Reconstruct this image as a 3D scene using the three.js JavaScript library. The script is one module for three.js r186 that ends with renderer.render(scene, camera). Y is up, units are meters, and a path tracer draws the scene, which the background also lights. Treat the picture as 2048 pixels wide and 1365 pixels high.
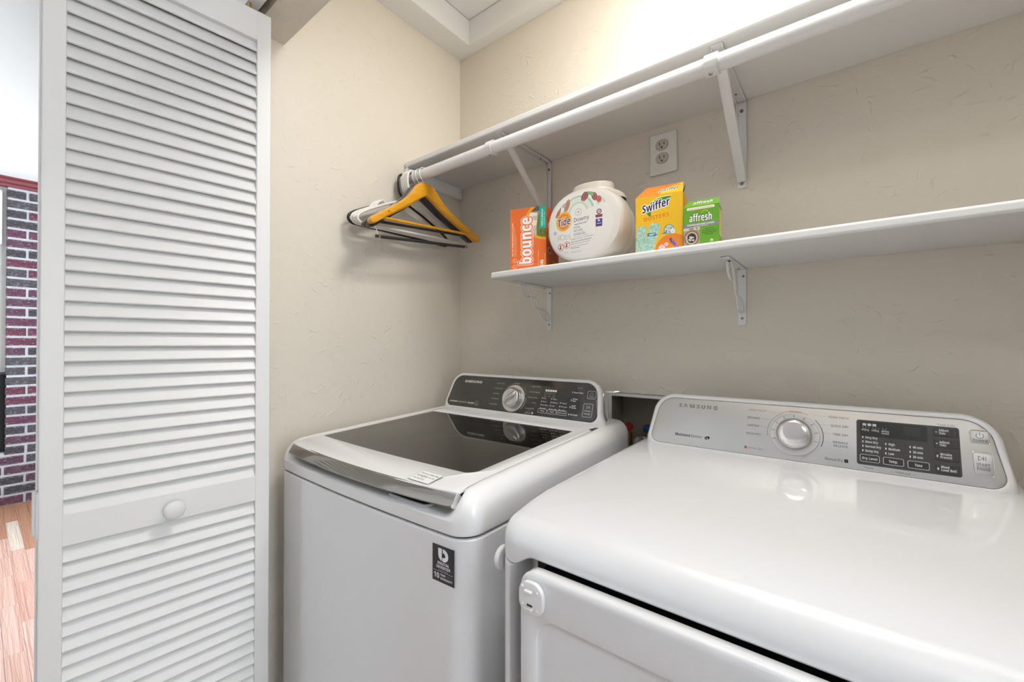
import * as THREE from 'three';
import { mergeGeometries, toCreasedNormals } from 'three/addons/utils/BufferGeometryUtils.js';
import { RoundedBoxGeometry } from 'three/addons/geometries/RoundedBoxGeometry.js';
import { RectAreaLightUniformsLib } from 'three/addons/lights/RectAreaLightUniformsLib.js';
import { FontLoader } from 'three/addons/loaders/FontLoader.js';
import { TextGeometry } from 'three/addons/geometries/TextGeometry.js';

// ------------------------------------------------------------------ camera, sky, lights, exposure
const renderer = new THREE.WebGLRenderer({ antialias: true });
renderer.toneMapping = THREE.LinearToneMapping;
renderer.toneMappingExposure = 1.10;
renderer.shadowMap.enabled = true;
RectAreaLightUniformsLib.init();
const scene = new THREE.Scene();
const R = Math.PI / 180;
const camera = new THREE.PerspectiveCamera(2 * Math.atan(682.5 / 850) / R, 2048 / 1365, 0.02, 60);
camera.position.set(1.265, 1.235, 1.25);
camera.rotation.set(0.44 * R, 38.35 * R, 0, 'YXZ');
scene.background = new THREE.Color(0.87, 0.94, 1.0);
scene.backgroundIntensity = 7.5;                       // bright overcast daylight outside the windows
const CLOSET_LAMP = { x: 1.12, y: 2.47, z: 0.50, size: 0.30, power: 42 };
const HALL_LAMP = { x: 1.9, y: 2.56, z: 1.8, w: 0.5, d: 0.3, power: 8.5 };

// ------------------------------------------------------------------ helpers
let seed = 7;
const rnd = () => { seed = (seed * 1664525 + 1013904223) >>> 0; return seed / 4294967296; };
const rr = (a, b) => a + (b - a) * rnd();
const V = (x, y, z) => new THREE.Vector3(x, y, z);
const smooth = (a, b, x) => THREE.MathUtils.smoothstep(x, a, b);
const mix = THREE.MathUtils.lerp;
const used = new Map();
function numbered(n) { const k = used.get(n) ?? 0; used.set(n, k + 1); return k ? n + '_' + String(k).padStart(3, '0') : n; }
function thing(name, label, category, group) {
  const o = new THREE.Group(); o.name = numbered(name); scene.add(o);
  o.userData = { label, category }; if (group) o.userData.group = group;
  return o;
}
function part(name, geo, m, parent, label) {
  const o = new THREE.Mesh(geo, m); o.name = name; o.castShadow = o.receiveShadow = true;
  if (label) o.userData.label = label;
  parent.add(o); return o;
}
function struct(name, geo, m) { const o = part(name, geo, m, scene); o.userData.kind = 'structure'; return o; }
function structGroup(name) { const o = new THREE.Group(); o.name = name; o.userData.kind = 'structure'; scene.add(o); return o; }
function subGroup(name, parent) { const o = new THREE.Group(); o.name = name; parent.add(o); return o; }
// uv in metres from the dominant axis of each face
function planarUV(g0) {
  const g = g0.index ? g0.toNonIndexed() : g0; const p = g.attributes.position, n = p.count, uv = new Float32Array(n * 2);
  const a = V(), b = V(), c = V();
  for (let i = 0; i < n; i += 3) {
    a.fromBufferAttribute(p, i); b.fromBufferAttribute(p, i + 1); c.fromBufferAttribute(p, i + 2);
    const nn = b.clone().sub(a).cross(c.clone().sub(a)); const ax = Math.abs(nn.x), ay = Math.abs(nn.y), az = Math.abs(nn.z);
    for (const [k, q] of [[0, a], [1, b], [2, c]]) {
      const u = ax >= ay && ax >= az ? q.z : q.x, v = ay > ax && ay > az ? q.z : q.y;
      uv[(i + k) * 2] = u; uv[(i + k) * 2 + 1] = v;
    }
  }
  g.setAttribute('uv', new THREE.BufferAttribute(uv, 2)); return g;
}
function box(x0, x1, y0, y1, z0, z1, r = 0) {
  const w = x1 - x0, h = y1 - y0, d = z1 - z0;
  const g = r ? new RoundedBoxGeometry(w, h, d, 3, r) : new THREE.BoxGeometry(w, h, d);
  g.translate((x0 + x1) / 2, (y0 + y1) / 2, (z0 + z1) / 2); return g;
}
const ubox = (...a) => planarUV(box(...a));
function cyl(p, q, r, n = 20, r2 = r) {
  const d = q.clone().sub(p), L = d.length(); const g = new THREE.CylinderGeometry(r2, r, L, n);
  g.applyQuaternion(new THREE.Quaternion().setFromUnitVectors(V(0, 1, 0), d.normalize())); g.translate((p.x + q.x) / 2, (p.y + q.y) / 2, (p.z + q.z) / 2); return g;
}
function tube(pts, r, seg = 64, closed = false, n = 10) { return new THREE.TubeGeometry(new THREE.CatmullRomCurve3(pts, closed, 'centripetal'), seg, r, n, closed); }
const plain = (g) => { const q = g.index ? g.toNonIndexed() : g.clone(); for (const k of Object.keys(q.attributes)) if (k !== 'position' && k !== 'normal' && k !== 'uv') q.deleteAttribute(k); return q; };
const join = (...gs) => mergeGeometries(gs.flat().map(plain));
// rings: arrays of vectors of one length; lofted into a skin
function loft(rings, { closed = true, capA = false, capB = false, crease = 0 } = {}) {
  const N = rings[0].length, pos = [], idx = [], uv = [];
  rings.forEach((r, k) => r.forEach((p, i) => { pos.push(p.x, p.y, p.z); uv.push(i / N, k / rings.length); }));
  const M = closed ? N : N - 1;
  for (let k = 0; k < rings.length - 1; k++) for (let i = 0; i < M; i++) {
    const a = k * N + i, b = k * N + (i + 1) % N, c = a + N, d = b + N; idx.push(a, b, c, b, d, c);
  }
  for (const [on, k] of [[capA, 0], [capB, rings.length - 1]]) if (on) {
    const c = rings[k].reduce((s, p) => s.add(p), V()).multiplyScalar(1 / N); const ci = pos.length / 3; pos.push(c.x, c.y, c.z); uv.push(.5, .5);
    for (let i = 0; i < N; i++) { const a = k * N + i, b = k * N + (i + 1) % N; k ? idx.push(a, b, ci) : idx.push(b, a, ci); }
  }
  let g = new THREE.BufferGeometry();
  g.setAttribute('position', new THREE.Float32BufferAttribute(pos, 3)); g.setAttribute('uv', new THREE.Float32BufferAttribute(uv, 2)); g.setIndex(idx); g.computeVertexNormals();
  if (crease) g = toCreasedNormals(g, crease * R);
  return g;
}
// rounded rectangle in plan, from the front left corner along the front: x, z and outward normal of every point
function footprint(x0, x1, z0, z1, r, bow = 0, nF = 90, nS = 14) {
  const out = [], arc = 10, mx = (x0 + x1) / 2, hw = (x1 - x0) / 2;
  const edge = (ax, az, bx, bz, nx, nz, n) => { for (let i = 0; i < n; i++) out.push({ x: mix(ax, bx, i / n), z: mix(az, bz, i / n), nx, nz }); };
  const corner = (cx, cz, a0) => { for (let i = 0; i < arc; i++) { const a = (a0 - 90 * i / arc) * R; out.push({ x: cx + r * Math.cos(a), z: cz + r * Math.sin(a), nx: Math.cos(a), nz: Math.sin(a) }); } };
  edge(x0 + r, z1, x1 - r, z1, 0, 1, nF); corner(x1 - r, z1 - r, 90);
  edge(x1, z1 - r, x1, z0 + r, 1, 0, nS); corner(x1 - r, z0 + r, 0);
  edge(x1 - r, z0, x0 + r, z0, 0, -1, nF); corner(x0 + r, z0 + r, -90);
  edge(x0, z0 + r, x0, z1 - r, -1, 0, nS); corner(x0 + r, z1 - r, -180);
  if (bow) for (const p of out) if (p.nz > 0) { const k = (p.x - mx) / hw; p.z += bow * (1 - k * k) * p.nz; }
  return out;
}
// closed polygon with rounded corners, the same number of points whatever its size
function roundPoly(c, radii, nA = 9, nE = 10) {
  const out = [], n = c.length;
  const P = c.map(([x, y]) => new THREE.Vector2(x, y)); const ends = [];
  for (let i = 0; i < n; i++) {
    const p = P[i], a = P[(i + n - 1) % n].clone().sub(p).normalize(), b = P[(i + 1) % n].clone().sub(p).normalize();
    const half = Math.acos(THREE.MathUtils.clamp(a.dot(b), -1, 1)) / 2, r = radii[i], d = r / Math.tan(half);
    const s = p.clone().addScaledVector(a, d), e = p.clone().addScaledVector(b, d), o = p.clone().add(a.clone().add(b).normalize().multiplyScalar(r / Math.sin(half)));
    const a0 = Math.atan2(s.y - o.y, s.x - o.x); let da = Math.atan2(e.y - o.y, e.x - o.x) - a0; while (da > Math.PI) da -= 2 * Math.PI; while (da < -Math.PI) da += 2 * Math.PI;
    const arc = []; for (let k = 0; k <= nA; k++) { const t = a0 + da * k / nA; arc.push(new THREE.Vector2(o.x + r * Math.cos(t), o.y + r * Math.sin(t))); }
    ends.push(arc);
  }
  for (let i = 0; i < n; i++) { out.push(...ends[i]); const s = ends[i][nA], e = ends[(i + 1) % n][0]; for (let k = 1; k < nE; k++) out.push(s.clone().lerp(e, k / nE)); }
  return out;
}
const shapeOf = (pts) => new THREE.Shape(pts);
const rectPts = (x0, x1, y0, y1, r) => roundPoly([[x0, y0], [x1, y0], [x1, y1], [x0, y1]], [r, r, r, r], 6, 2);
function slab(pts, depth, bevel = 0, holes = [], seg = 2) {
  const s = shapeOf(pts); for (const h of holes) s.holes.push(new THREE.Path(h));
  return new THREE.ExtrudeGeometry(s, { depth, bevelEnabled: bevel > 0, bevelThickness: bevel, bevelSize: bevel, bevelOffset: -bevel, bevelSegments: seg, curveSegments: 8 });
}
function warp(g, fn, flip = false) {       // move every vertex, then find the normals again
  const q = g.index ? g.toNonIndexed() : g; const p = q.attributes.position, v = V();
  for (let i = 0; i < p.count; i++) { v.fromBufferAttribute(p, i); fn(v); p.setXYZ(i, v.x, v.y, v.z); }
  if (flip) for (let i = 0; i < p.count; i += 3) for (const k of ['position', 'uv']) { const a = q.attributes[k]; if (!a) continue; for (let c = 0; c < a.itemSize; c++) { const t = a.array[(i + 1) * a.itemSize + c]; a.array[(i + 1) * a.itemSize + c] = a.array[(i + 2) * a.itemSize + c]; a.array[(i + 2) * a.itemSize + c] = t; } }
  q.deleteAttribute('normal'); return toCreasedNormals(q, 35 * R);
}
function canvasTex(w, h, draw, srgb = true) {
  const c = document.createElement('canvas'); c.width = w; c.height = h; const g = c.getContext('2d'); draw(g, w, h);
  const t = new THREE.CanvasTexture(c); if (srgb) t.colorSpace = THREE.SRGBColorSpace; t.wrapS = t.wrapT = THREE.RepeatWrapping; return t;
}
function dataTex(n, fn) {                   // one channel 0..1 height map, n x n
  const d = new Uint8Array(n * n * 4); const f = fn();
  for (let i = 0; i < n * n; i++) { const v = Math.max(0, Math.min(255, Math.round(f[i] * 255))); d[i * 4] = d[i * 4 + 1] = d[i * 4 + 2] = v; d[i * 4 + 3] = 255; }
  const t = new THREE.DataTexture(d, n, n); t.wrapS = t.wrapT = THREE.RepeatWrapping; t.magFilter = THREE.LinearFilter; t.needsUpdate = true; return t;
}
function tileNoise(n, cells) {              // periodic value noise
  const g = new Float32Array(cells * cells).map(() => rnd()), out = new Float32Array(n * n);
  for (let y = 0; y < n; y++) for (let x = 0; x < n; x++) {
    const fx = x / n * cells, fy = y / n * cells, ix = Math.floor(fx), iy = Math.floor(fy), a = fx - ix, b = fy - iy, s = a * a * (3 - 2 * a), t = b * b * (3 - 2 * b);
    const q = (i, j) => g[((iy + j) % cells) * cells + (ix + i) % cells];
    out[y * n + x] = mix(mix(q(0, 0), q(1, 0), s), mix(q(0, 1), q(1, 1), s), t);
  }
  return out;
}
// hand-trowelled plaster: broad swells, and short curved ridges left by the trowel edge
const plasterBump = dataTex(1024, () => {
  const n = 1024, f = new Float32Array(n * n).fill(0.35), a = tileNoise(n, 9), b = tileNoise(n, 40), c = tileNoise(n, 160), m = tileNoise(n, 5);
  for (let i = 0; i < n * n; i++) f[i] += (a[i] - .5) * .22 + (b[i] - .5) * .15 + (c[i] - .5) * .04;
  const add = (x, y, v) => { const i = ((Math.round(y) % n + n) % n) * n + (Math.round(x) % n + n) % n; if (v > 0 ? f[i] < v : 0) f[i] = Math.max(f[i], v); };
  const lay = new Float32Array(n * n);
  for (let k = 0; k < 620; k++) {
    let x = rnd() * n, y = rnd() * n, t = rnd() * 6.283, cur = rr(-.05, .05), L = rr(8, 44), side = rnd() < .5 ? 1 : -1, amp = rr(.06, .21);
    if (m[Math.floor(y) * n + Math.floor(x)] < .42) amp *= .25;
    for (let s = 0; s < L; s++) {
      const e = Math.sin(Math.PI * s / L) * amp; x += Math.cos(t); y += Math.sin(t); t += cur + rr(-.06, .06);
      for (let w = -1; w < 7; w += .7) { const px = x - Math.sin(t) * w * side, py = y + Math.cos(t) * w * side, i = ((Math.round(py) % n + n) % n) * n + (Math.round(px) % n + n) % n; lay[i] = Math.max(lay[i], e * (w < 0 ? .5 : 1 - w / 7)); }
    }
  }
  for (let i = 0; i < n * n; i++) f[i] += lay[i]; return f;
});
const M = {};
const std = (o) => new THREE.MeshStandardMaterial(o), phy = (o) => new THREE.MeshPhysicalMaterial(o);
const lin = (r, g, b) => new THREE.Color().setRGB(r, g, b);
M.plaster = std({ color: lin(.72, .662, .57), roughness: .55, bumpMap: plasterBump, bumpScale: .0075 });
M.whitewall = std({ color: lin(.80, .80, .79), roughness: .8, bumpMap: plasterBump, bumpScale: .001 });
M.ceiling = std({ color: lin(.80, .80, .79), roughness: .75, bumpMap: plasterBump, bumpScale: .0012 });
M.trim = std({ color: lin(.80, .80, .79), roughness: .5, bumpMap: plasterBump, bumpScale: .0012 });
M.paint = phy({ color: lin(.78, .78, .775), roughness: .42, clearcoat: .15, clearcoatRoughness: .4 });
M.doorpaint = phy({ color: lin(.80, .795, .785), roughness: .45, clearcoat: .1, clearcoatRoughness: .4 });
M.rod = phy({ color: lin(.82, .82, .815), roughness: .3, clearcoat: .4, clearcoatRoughness: .2 });
M.enamel = phy({ color: lin(.765, .768, .78), roughness: .3, clearcoat: 1, clearcoatRoughness: .04, ior: 1.6 });
M.plastic = phy({ color: lin(.80, .80, .80), roughness: .34, clearcoat: .6, clearcoatRoughness: .12 });
M.black = std({ color: lin(.012, .012, .013), roughness: .55 });
M.dark = std({ color: lin(.03, .03, .032), roughness: .4 });
M.chrome = std({ color: lin(.78, .77, .76), roughness: .12, metalness: 1 });
M.lip = std({ color: lin(.33, .31, .285), roughness: .1, metalness: 1 });
M.satin = std({ color: lin(.62, .61, .60), roughness: .28, metalness: 1 });
M.screw = std({ color: lin(.22, .20, .17), roughness: .4, metalness: .8 });
M.steel = std({ color: lin(.45, .44, .42), roughness: .35, metalness: 1 });
M.brass = std({ color: lin(.55, .38, .14), roughness: .35, metalness: 1 });
// ------------------------------------------------------------------ the setting: closet shell
struct('wall_left', ubox(-.12, 0, 0, 2.6, -.12, .83), M.plaster);
{ // back wall with the hole of the laundry outlet box, cut a little ragged along its top
  const s = new THREE.Shape([new THREE.Vector2(0, 0), new THREE.Vector2(1.97, 0), new THREE.Vector2(1.97, 2.6), new THREE.Vector2(0, 2.6)]);
  const top = []; for (let i = 0; i <= 24; i++) top.push(new THREE.Vector2(.655 + .225 * i / 24, 1.0865 + rr(-.0016, .0016)));
  s.holes.push(new THREE.Path([new THREE.Vector2(.655, .90), new THREE.Vector2(.88, .90), ...top.reverse()]));
  const g = new THREE.ExtrudeGeometry(s, { depth: .12, bevelEnabled: false }); g.translate(0, 0, -.12);
  struct('wall_back', planarUV(g), M.plaster);
}
struct('wall_right', ubox(1.85, 1.97, 0, 2.6, 0, .83), M.plaster);
{
  const h = structGroup('wall_front');                          // header over the opening, with the pocket of the door track
  part('header', join(ubox(0, 1.85, 2.093, 2.6, .705, .787), ubox(0, 1.85, 2.125, 2.6, .787, .806)), M.plaster, h);
  part('casing', ubox(-.12, 3.3, 2.088, 2.17, .806, .835), M.paint, h);
  part('upper_wall', ubox(-.12, 3.3, 2.17, 2.7, .806, .832), M.whitewall, h);
  part('track_wood', box(.0, 1.85, 2.121, 2.126, .787, .806), std({ color: lin(.22, .13, .06), roughness: .8 }), h);
}
{
  const c = structGroup('ceiling');
  part('ceiling_panel', ubox(.0975, 1.85, 2.5165, 2.56, .0475, .70), M.ceiling, c);
  part('ceiling_slab', ubox(-.12, 1.97, 2.56, 2.66, -.12, .83), M.ceiling, c);
}
struct('trim_1', ubox(0, .095, 2.417, 2.56, 0, .705), M.trim);
struct('trim_2', ubox(.095, 1.85, 2.417, 2.56, 0, .045), M.trim);
struct('trim_3', ubox(1.755, 1.85, 2.417, 2.56, .045, .705), M.trim);
{ // wood strip floor, plank by plank where the photograph looks along it
  const f = structGroup('floor');
  const grain = canvasTex(512, 128, (g, w, h) => {
    g.fillStyle = '#d9d2cc'; g.fillRect(0, 0, w, h);
    for (let k = 0; k < 70; k++) { const y0 = rnd() * h, a = rr(4, 22), cx = rnd() * w, s = rr(40, 160); g.strokeStyle = `rgba(${120 + rnd() * 40},${80 + rnd() * 30},${60 + rnd() * 30},${rr(.12, .4)})`; g.lineWidth = rr(.6, 2); g.beginPath(); for (let x = 0; x <= w; x += 8) { const y = y0 + a * Math.exp(-(((x - cx) / s) ** 2)); x ? g.lineTo(x, y) : g.moveTo(x, y); } g.stroke(); }
  });
  const tones = [[.66, .38, .24], [.84, .60, .53], [.88, .68, .63], [.82, .56, .49], [.86, .63, .57], [.62, .35, .23]].map((c) => std({ color: lin(...c), map: grain, roughness: .32 }));
  const pale = std({ color: lin(.92, .88, .80), map: grain, roughness: .32 });
  const base = part('subfloor', ubox(-4.05, 3.4, -.12, -.012, -.12, 4.75), std({ color: lin(.55, .36, .27), roughness: .5 }), f);
  const W = .0585, z0 = .8795;
  for (let row = 0; row < 8; row++) {
    let x = -3.86 + (row === 3 ? 0 : rr(0, .3)), first = true;
    const rowx = row === 3 ? [-3.86, -3.304, -2.656, -2.1, -1.62, -1.05, -.5, .0] : null;
    if (!rowx && x > -3.8) { const g = ubox(-3.86, x - .0008, -.012, 0, z0 + row * W + .0004, z0 + (row + 1) * W - .0004); part('plank', g, tones[row % 2 ? 5 : 0], f); }
    for (let k = 0; k < 12 && x < 0; k++) {
      const L = rowx ? rowx[k + 1] - rowx[k] : rr(.28, .62); const x1 = Math.min(x + L, .02);
      const g = ubox(x, x1 - .0008, -.012, 0, z0 + row * W + .0004, z0 + (row + 1) * W - .0004);
      const uv = g.attributes.uv, ox = rnd() * 5, oz = rnd() * 5; for (let i = 0; i < uv.count; i++) uv.setXY(i, uv.getX(i) * 1.6 + ox, uv.getY(i) * 9 + oz);
      part('plank', g, rowx && k === 1 ? pale : tones[x < -3.0 ? [0, 5, 3][k % 3] : 1 + Math.floor(rnd() * 4)], f);
      x = x1; first = false;
    }
  }
  const far = planarUV(join(box(-4, 3.4, -.012, 0, -.12, z0), box(-4, 3.4, -.012, 0, z0 + 8 * W, 4.75), box(.02, 3.4, -.012, 0, z0, z0 + 8 * W)));
  { const uv = far.attributes.uv; for (let i = 0; i < uv.count; i++) uv.setXY(i, uv.getX(i) * 1.2, uv.getY(i) * 4); }
  part('floor_strips', far, std({ color: lin(.56, .46, .41), map: grain, roughness: .32 }), f);
}
// ------------------------------------------------------------------ the rooms outside
struct('wall_west', ubox(-4.05, -3.925, 0, 4.3, .3, 4.75), M.whitewall);
struct('wall_closet_side', ubox(-.16, -.12, 0, 4.3, .40, .83), M.whitewall);
struct('wall_above', ubox(-.16, -.06, 2.7, 4.3, .83, 4.6), M.whitewall);
struct('wall_closet_right', ubox(1.85, 3.4, 0, 2.7, .70, .83), M.whitewall);
{ // east wall of the hall with a window
  const s = new THREE.Shape([[.83, 0], [4.75, 0], [4.75, 2.7], [.83, 2.7]].map((p) => new THREE.Vector2(...p)));
  s.holes.push(new THREE.Path([[.92, .45], [1.75, .45], [1.75, 2.45], [.92, 2.45]].map((p) => new THREE.Vector2(...p))));
  const g = new THREE.ExtrudeGeometry(s, { depth: .12, bevelEnabled: false }); g.rotateY(-90 * R); g.translate(3.42, 0, 0); struct('wall_east', planarUV(g), M.whitewall);
  const w = structGroup('window_2');
  part('frame', join(box(3.33, 3.40, .45, .51, .92, 1.75), box(3.33, 3.40, 2.39, 2.45, .92, 1.75), box(3.33, 3.40, .45, 2.45, .92, .98), box(3.33, 3.40, .45, 2.45, 1.69, 1.75), box(3.33, 3.40, 1.43, 1.47, .92, 1.75)), M.paint, w);
}
struct('ceiling_hall', ubox(-.06, 3.42, 2.62, 2.74, .83, 4.75), M.ceiling);
struct('ceiling_living', ubox(-4.0, -.06, 4.2, 4.32, .28, 4.75), M.ceiling);
struct('wall_south', ubox(-4.05, 3.42, 0, 4.3, 4.6, 4.75), M.whitewall);
{ // north wall of the living room, with its window
  const s = new THREE.Shape([[-4, 0], [-.12, 0], [-.12, 4.3], [-4, 4.3]].map((p) => new THREE.Vector2(...p)));
  s.holes.push(new THREE.Path([[-3.3, .3], [-.9, .3], [-.9, 3.2], [-3.3, 3.2]].map((p) => new THREE.Vector2(...p))));
  const g = new THREE.ExtrudeGeometry(s, { depth: .12, bevelEnabled: false }); g.translate(0, 0, .28); struct('wall_north', planarUV(g), M.whitewall);
  const w = structGroup('window_1');
  part('frame', join(box(-3.3, -.9, .3, .37, .31, .37), box(-3.3, -.9, 3.13, 3.2, .31, .37), box(-3.3, -3.23, .3, 3.2, .31, .37), box(-.97, -.9, .3, 3.2, .31, .37), box(-2.14, -2.06, .3, 3.2, .31, .37)), M.paint, w);
}
{ // brick chimney breast at the far side of the living room
  const t = thing('fireplace', 'old brick fireplace with pale mortar, dark red mantel and black firebox, beyond the open door', 'fireplace');
  const face = -3.80;
  part('mortar_bed', join(ubox(-3.92, face - .006, 0, 2.45, .55, 1.098), ubox(-3.92, face - .006, 0, .402, 1.098, 1.62)), std({ color: lin(.46, .46, .50), roughness: .95, bumpMap: plasterBump, bumpScale: .02 }), t);
  const tex = [0, 1, 2, 3, 4].map((k) => canvasTex(256, 96, (g, w, h) => {
    const basec = [[94, 62, 78], [80, 77, 82], [96, 58, 72], [70, 67, 72], [86, 64, 78]][k]; g.fillStyle = `rgb(${basec})`; g.fillRect(0, 0, w, h);
    for (let i = 0; i < 260; i++) { const v = rr(-26, 22), d = k % 2 ? 0 : rr(0, 18); g.fillStyle = `rgba(${basec[0] + v + d},${basec[1] + v},${basec[2] + v + d * .4},.5)`; g.beginPath(); g.ellipse(rnd() * w, rnd() * h, rr(2, 26), rr(1, 7), 0, 0, 7); g.fill(); }
    for (let i = 0; i < 26 + k * 8; i++) { g.fillStyle = `rgba(${205 + rnd() * 30},${200 + rnd() * 30},${210 + rnd() * 25},${rr(.25, .9)})`; const x = rnd() * w, y = rnd() < .6 ? (rnd() < .5 ? rr(0, 12) : h - rr(0, 12)) : rnd() * h; g.beginPath(); for (let q = 0; q < 7; q++) g.lineTo(x + rr(-9, 9) * (1 + rnd()), y + rr(-4, 4)); g.fill(); }
  }));
  const mats = tex.map((m) => std({ map: m, roughness: .9, bumpMap: plasterBump, bumpScale: .012 }));
  const geos = [0, 1, 2].map(() => {
    const g = new RoundedBoxGeometry(.022, .058, 1, 2, .004); return g;
  });
  const brick = (z0, z1, y, i) => {
    const o = part('brick', geos[i % 3], mats[Math.floor(rnd() * 5)], t); o.scale.z = z1 - z0; o.position.set(face - .009 + rr(-.002, .002), y, (z0 + z1) / 2); o.rotation.set(rr(-.012, .012), rr(-.01, .01), 0); return o;
  };
  const pitch = .0763; let i = 0;
  for (let r = 0; r < 32; r++) {
    const y = .034 + r * pitch, low = y < .40, L = .208, g = .016; let z = 1.104;
    if (low) { z = 1.55; for (z = r % 2 ? 1.552 : 1.44; z > .62; z -= L + g) brick(Math.max(z - L, .56), z, y, i++); continue; }
    if (r % 2) { brick(1.002 + rr(-.003, .003), 1.104, y, i++); z = .987; }
    for (; z > .62; z -= L + g) brick(Math.max(z - L, .56), z, y, i++);
  }
  part('firebox', join(box(-3.92, -3.86, .405, 1.02, 1.098, 1.62), box(-3.86, -3.80, 1.005, 1.02, 1.104, 1.62)), std({ color: lin(.008, .01, .013), roughness: .5 }), t, 'black firebox opening');
  part('surround_panel', join(ubox(-3.92, -3.865, 1.02, 2.44, 1.098, 1.62), box(-3.865, -3.82, 2.0, 2.42, 1.125, 1.2, .012)), M.whitewall, t, 'white panel above the firebox');
  const prof = new THREE.Shape([[0, 0], [.03, .004], [.034, .02], [.05, .03], [.056, .05], [.075, .062], [.078, .07], [.0, .07]].map((p) => new THREE.Vector2(...p)));
  const mg = new THREE.ExtrudeGeometry(prof, { depth: 1.1, bevelEnabled: false, curveSegments: 4 }); mg.translate(face - .02, 2.446, .55);
  part('mantel', mg, std({ color: lin(.17, .035, .045), roughness: .45, bumpMap: plasterBump, bumpScale: .004 }), t, 'dark red moulded wood mantel');
}
{ // ceiling lamps: a small round fitting in the closet, a long panel in the hall
  const t = thing('ceiling_lamp', 'small white flush lamp on the closet ceiling above the machines', 'lamp');
  const L = CLOSET_LAMP;
  part('lamp_base', box(L.x - .16, L.x + .16, L.y + .012, 2.5165, L.z - .16, L.z + .16, .008), M.paint, t);
  part('diffuser', box(L.x - L.size / 2, L.x + L.size / 2, L.y, L.y + .02, L.z - L.size / 2, L.z + L.size / 2, .006), std({ color: lin(.8, .8, .8), emissive: lin(1, .97, .92), emissiveIntensity: 2.5 }), t);
  const l = new THREE.RectAreaLight(new THREE.Color(1, .985, .962), L.power, L.size, L.size); l.position.set(L.x, L.y - .003, L.z); l.lookAt(L.x, 0, L.z); l.castShadow = true; t.add(l);
  const h = thing('ceiling_panel_lamp', 'white panel lamp on the hall ceiling in front of the closet', 'lamp');
  const H = HALL_LAMP;
  part('lamp_frame', box(H.x - H.w / 2 - .03, H.x + H.w / 2 + .03, H.y + .008, 2.62, H.z - H.d / 2 - .03, H.z + H.d / 2 + .03, .006), M.paint, h);
  part('diffuser', box(H.x - H.w / 2, H.x + H.w / 2, H.y, H.y + .012, H.z - H.d / 2, H.z + H.d / 2), std({ color: lin(.8, .8, .8), emissive: lin(1, 1, 1), emissiveIntensity: 2.5 }), h);
  const k = new THREE.RectAreaLight(new THREE.Color(.97, .98, 1), H.power, H.w, H.d); k.position.set(H.x, H.y - .003, H.z); k.lookAt(H.x, 0, H.z); k.castShadow = true; h.add(k);
}
// ------------------------------------------------------------------ the louvred folding door
{
  const d = structGroup('door_1'); d.position.set(.1, 0, 1.0); d.rotation.y = 86 * R;
  const X0 = -.176, X1 = .215, T = .028, SW = .032;
  const stileG = new RoundedBoxGeometry(SW, 2.057, T, 2, .0025); stileG.translate(0, 1.0405, -T / 2);
  const rail = (y0, y1) => box(X0 + SW - .002, X1 - SW + .002, y0, y1, -T + .002, -.0015, .0015);
  const slatG = new RoundedBoxGeometry(X1 - X0 - 2 * SW + .004, .0385, .0065, 2, .0028); slatG.rotateX(-27 * R);
  const mid = (X0 + X1) / 2;
  function panel(z, lx = 0) {
    const p = subGroup('door_panel', d); p.position.set(lx, 0, z);
    for (const x of [X0 + SW / 2, X1 - SW / 2]) part('stile', stileG, M.doorpaint, p).position.x = x;
    part('top_rail', rail(1.996, 2.0685), M.doorpaint, p); part('middle_rail', rail(.8475, .909), M.doorpaint, p); part('bottom_rail', rail(.012, .165), M.doorpaint, p);
    const run = (y0, y1, n) => { for (let i = 0; i < n; i++) { const s = part('slat', slatG, M.doorpaint, p); s.position.set(mid, mix(y0, y1, (i + .5) / n) - .001, -.0128 + rr(-.0006, .0006)); s.rotation.x = rr(-.035, .035); } };
    run(.909, 2.001, 37); run(.165, .8475, 24);
    return p;
  }
  panel(0); panel(-.036, -.004);
  const pts = [[.0085, 0], [.0085, .012], [.010, .015], [.0165, .0175], [.0195, .022], [.0195, .0255], [.017, .029], [.010, .0315], [0, .0322]].map(([x, y]) => new THREE.Vector2(x, y));
  const kg = new THREE.LatheGeometry(pts, 40); kg.rotateX(90 * R); kg.translate(.021, .8775, -.001);
  part('knob', kg, M.paint, d, 'round white door knob');
  const hg = join(box(X0 - .0025, X0 + .0005, .872, .955, -.031, -.004), cyl(V(X0 - .004, .872, -.032), V(X0 - .004, .955, -.032), .0045, 12));
  part('hinge', hg, M.paint, d, 'painted hinge between the two leaves');
  part('pivot', join(cyl(V(.17, 2.066, -.014), V(.17, 2.118, -.014), .004, 10), box(.155, .185, 2.1, 2.118, -.022, -.006)), M.brass, d, 'brass pivot in the track');
}
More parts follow.
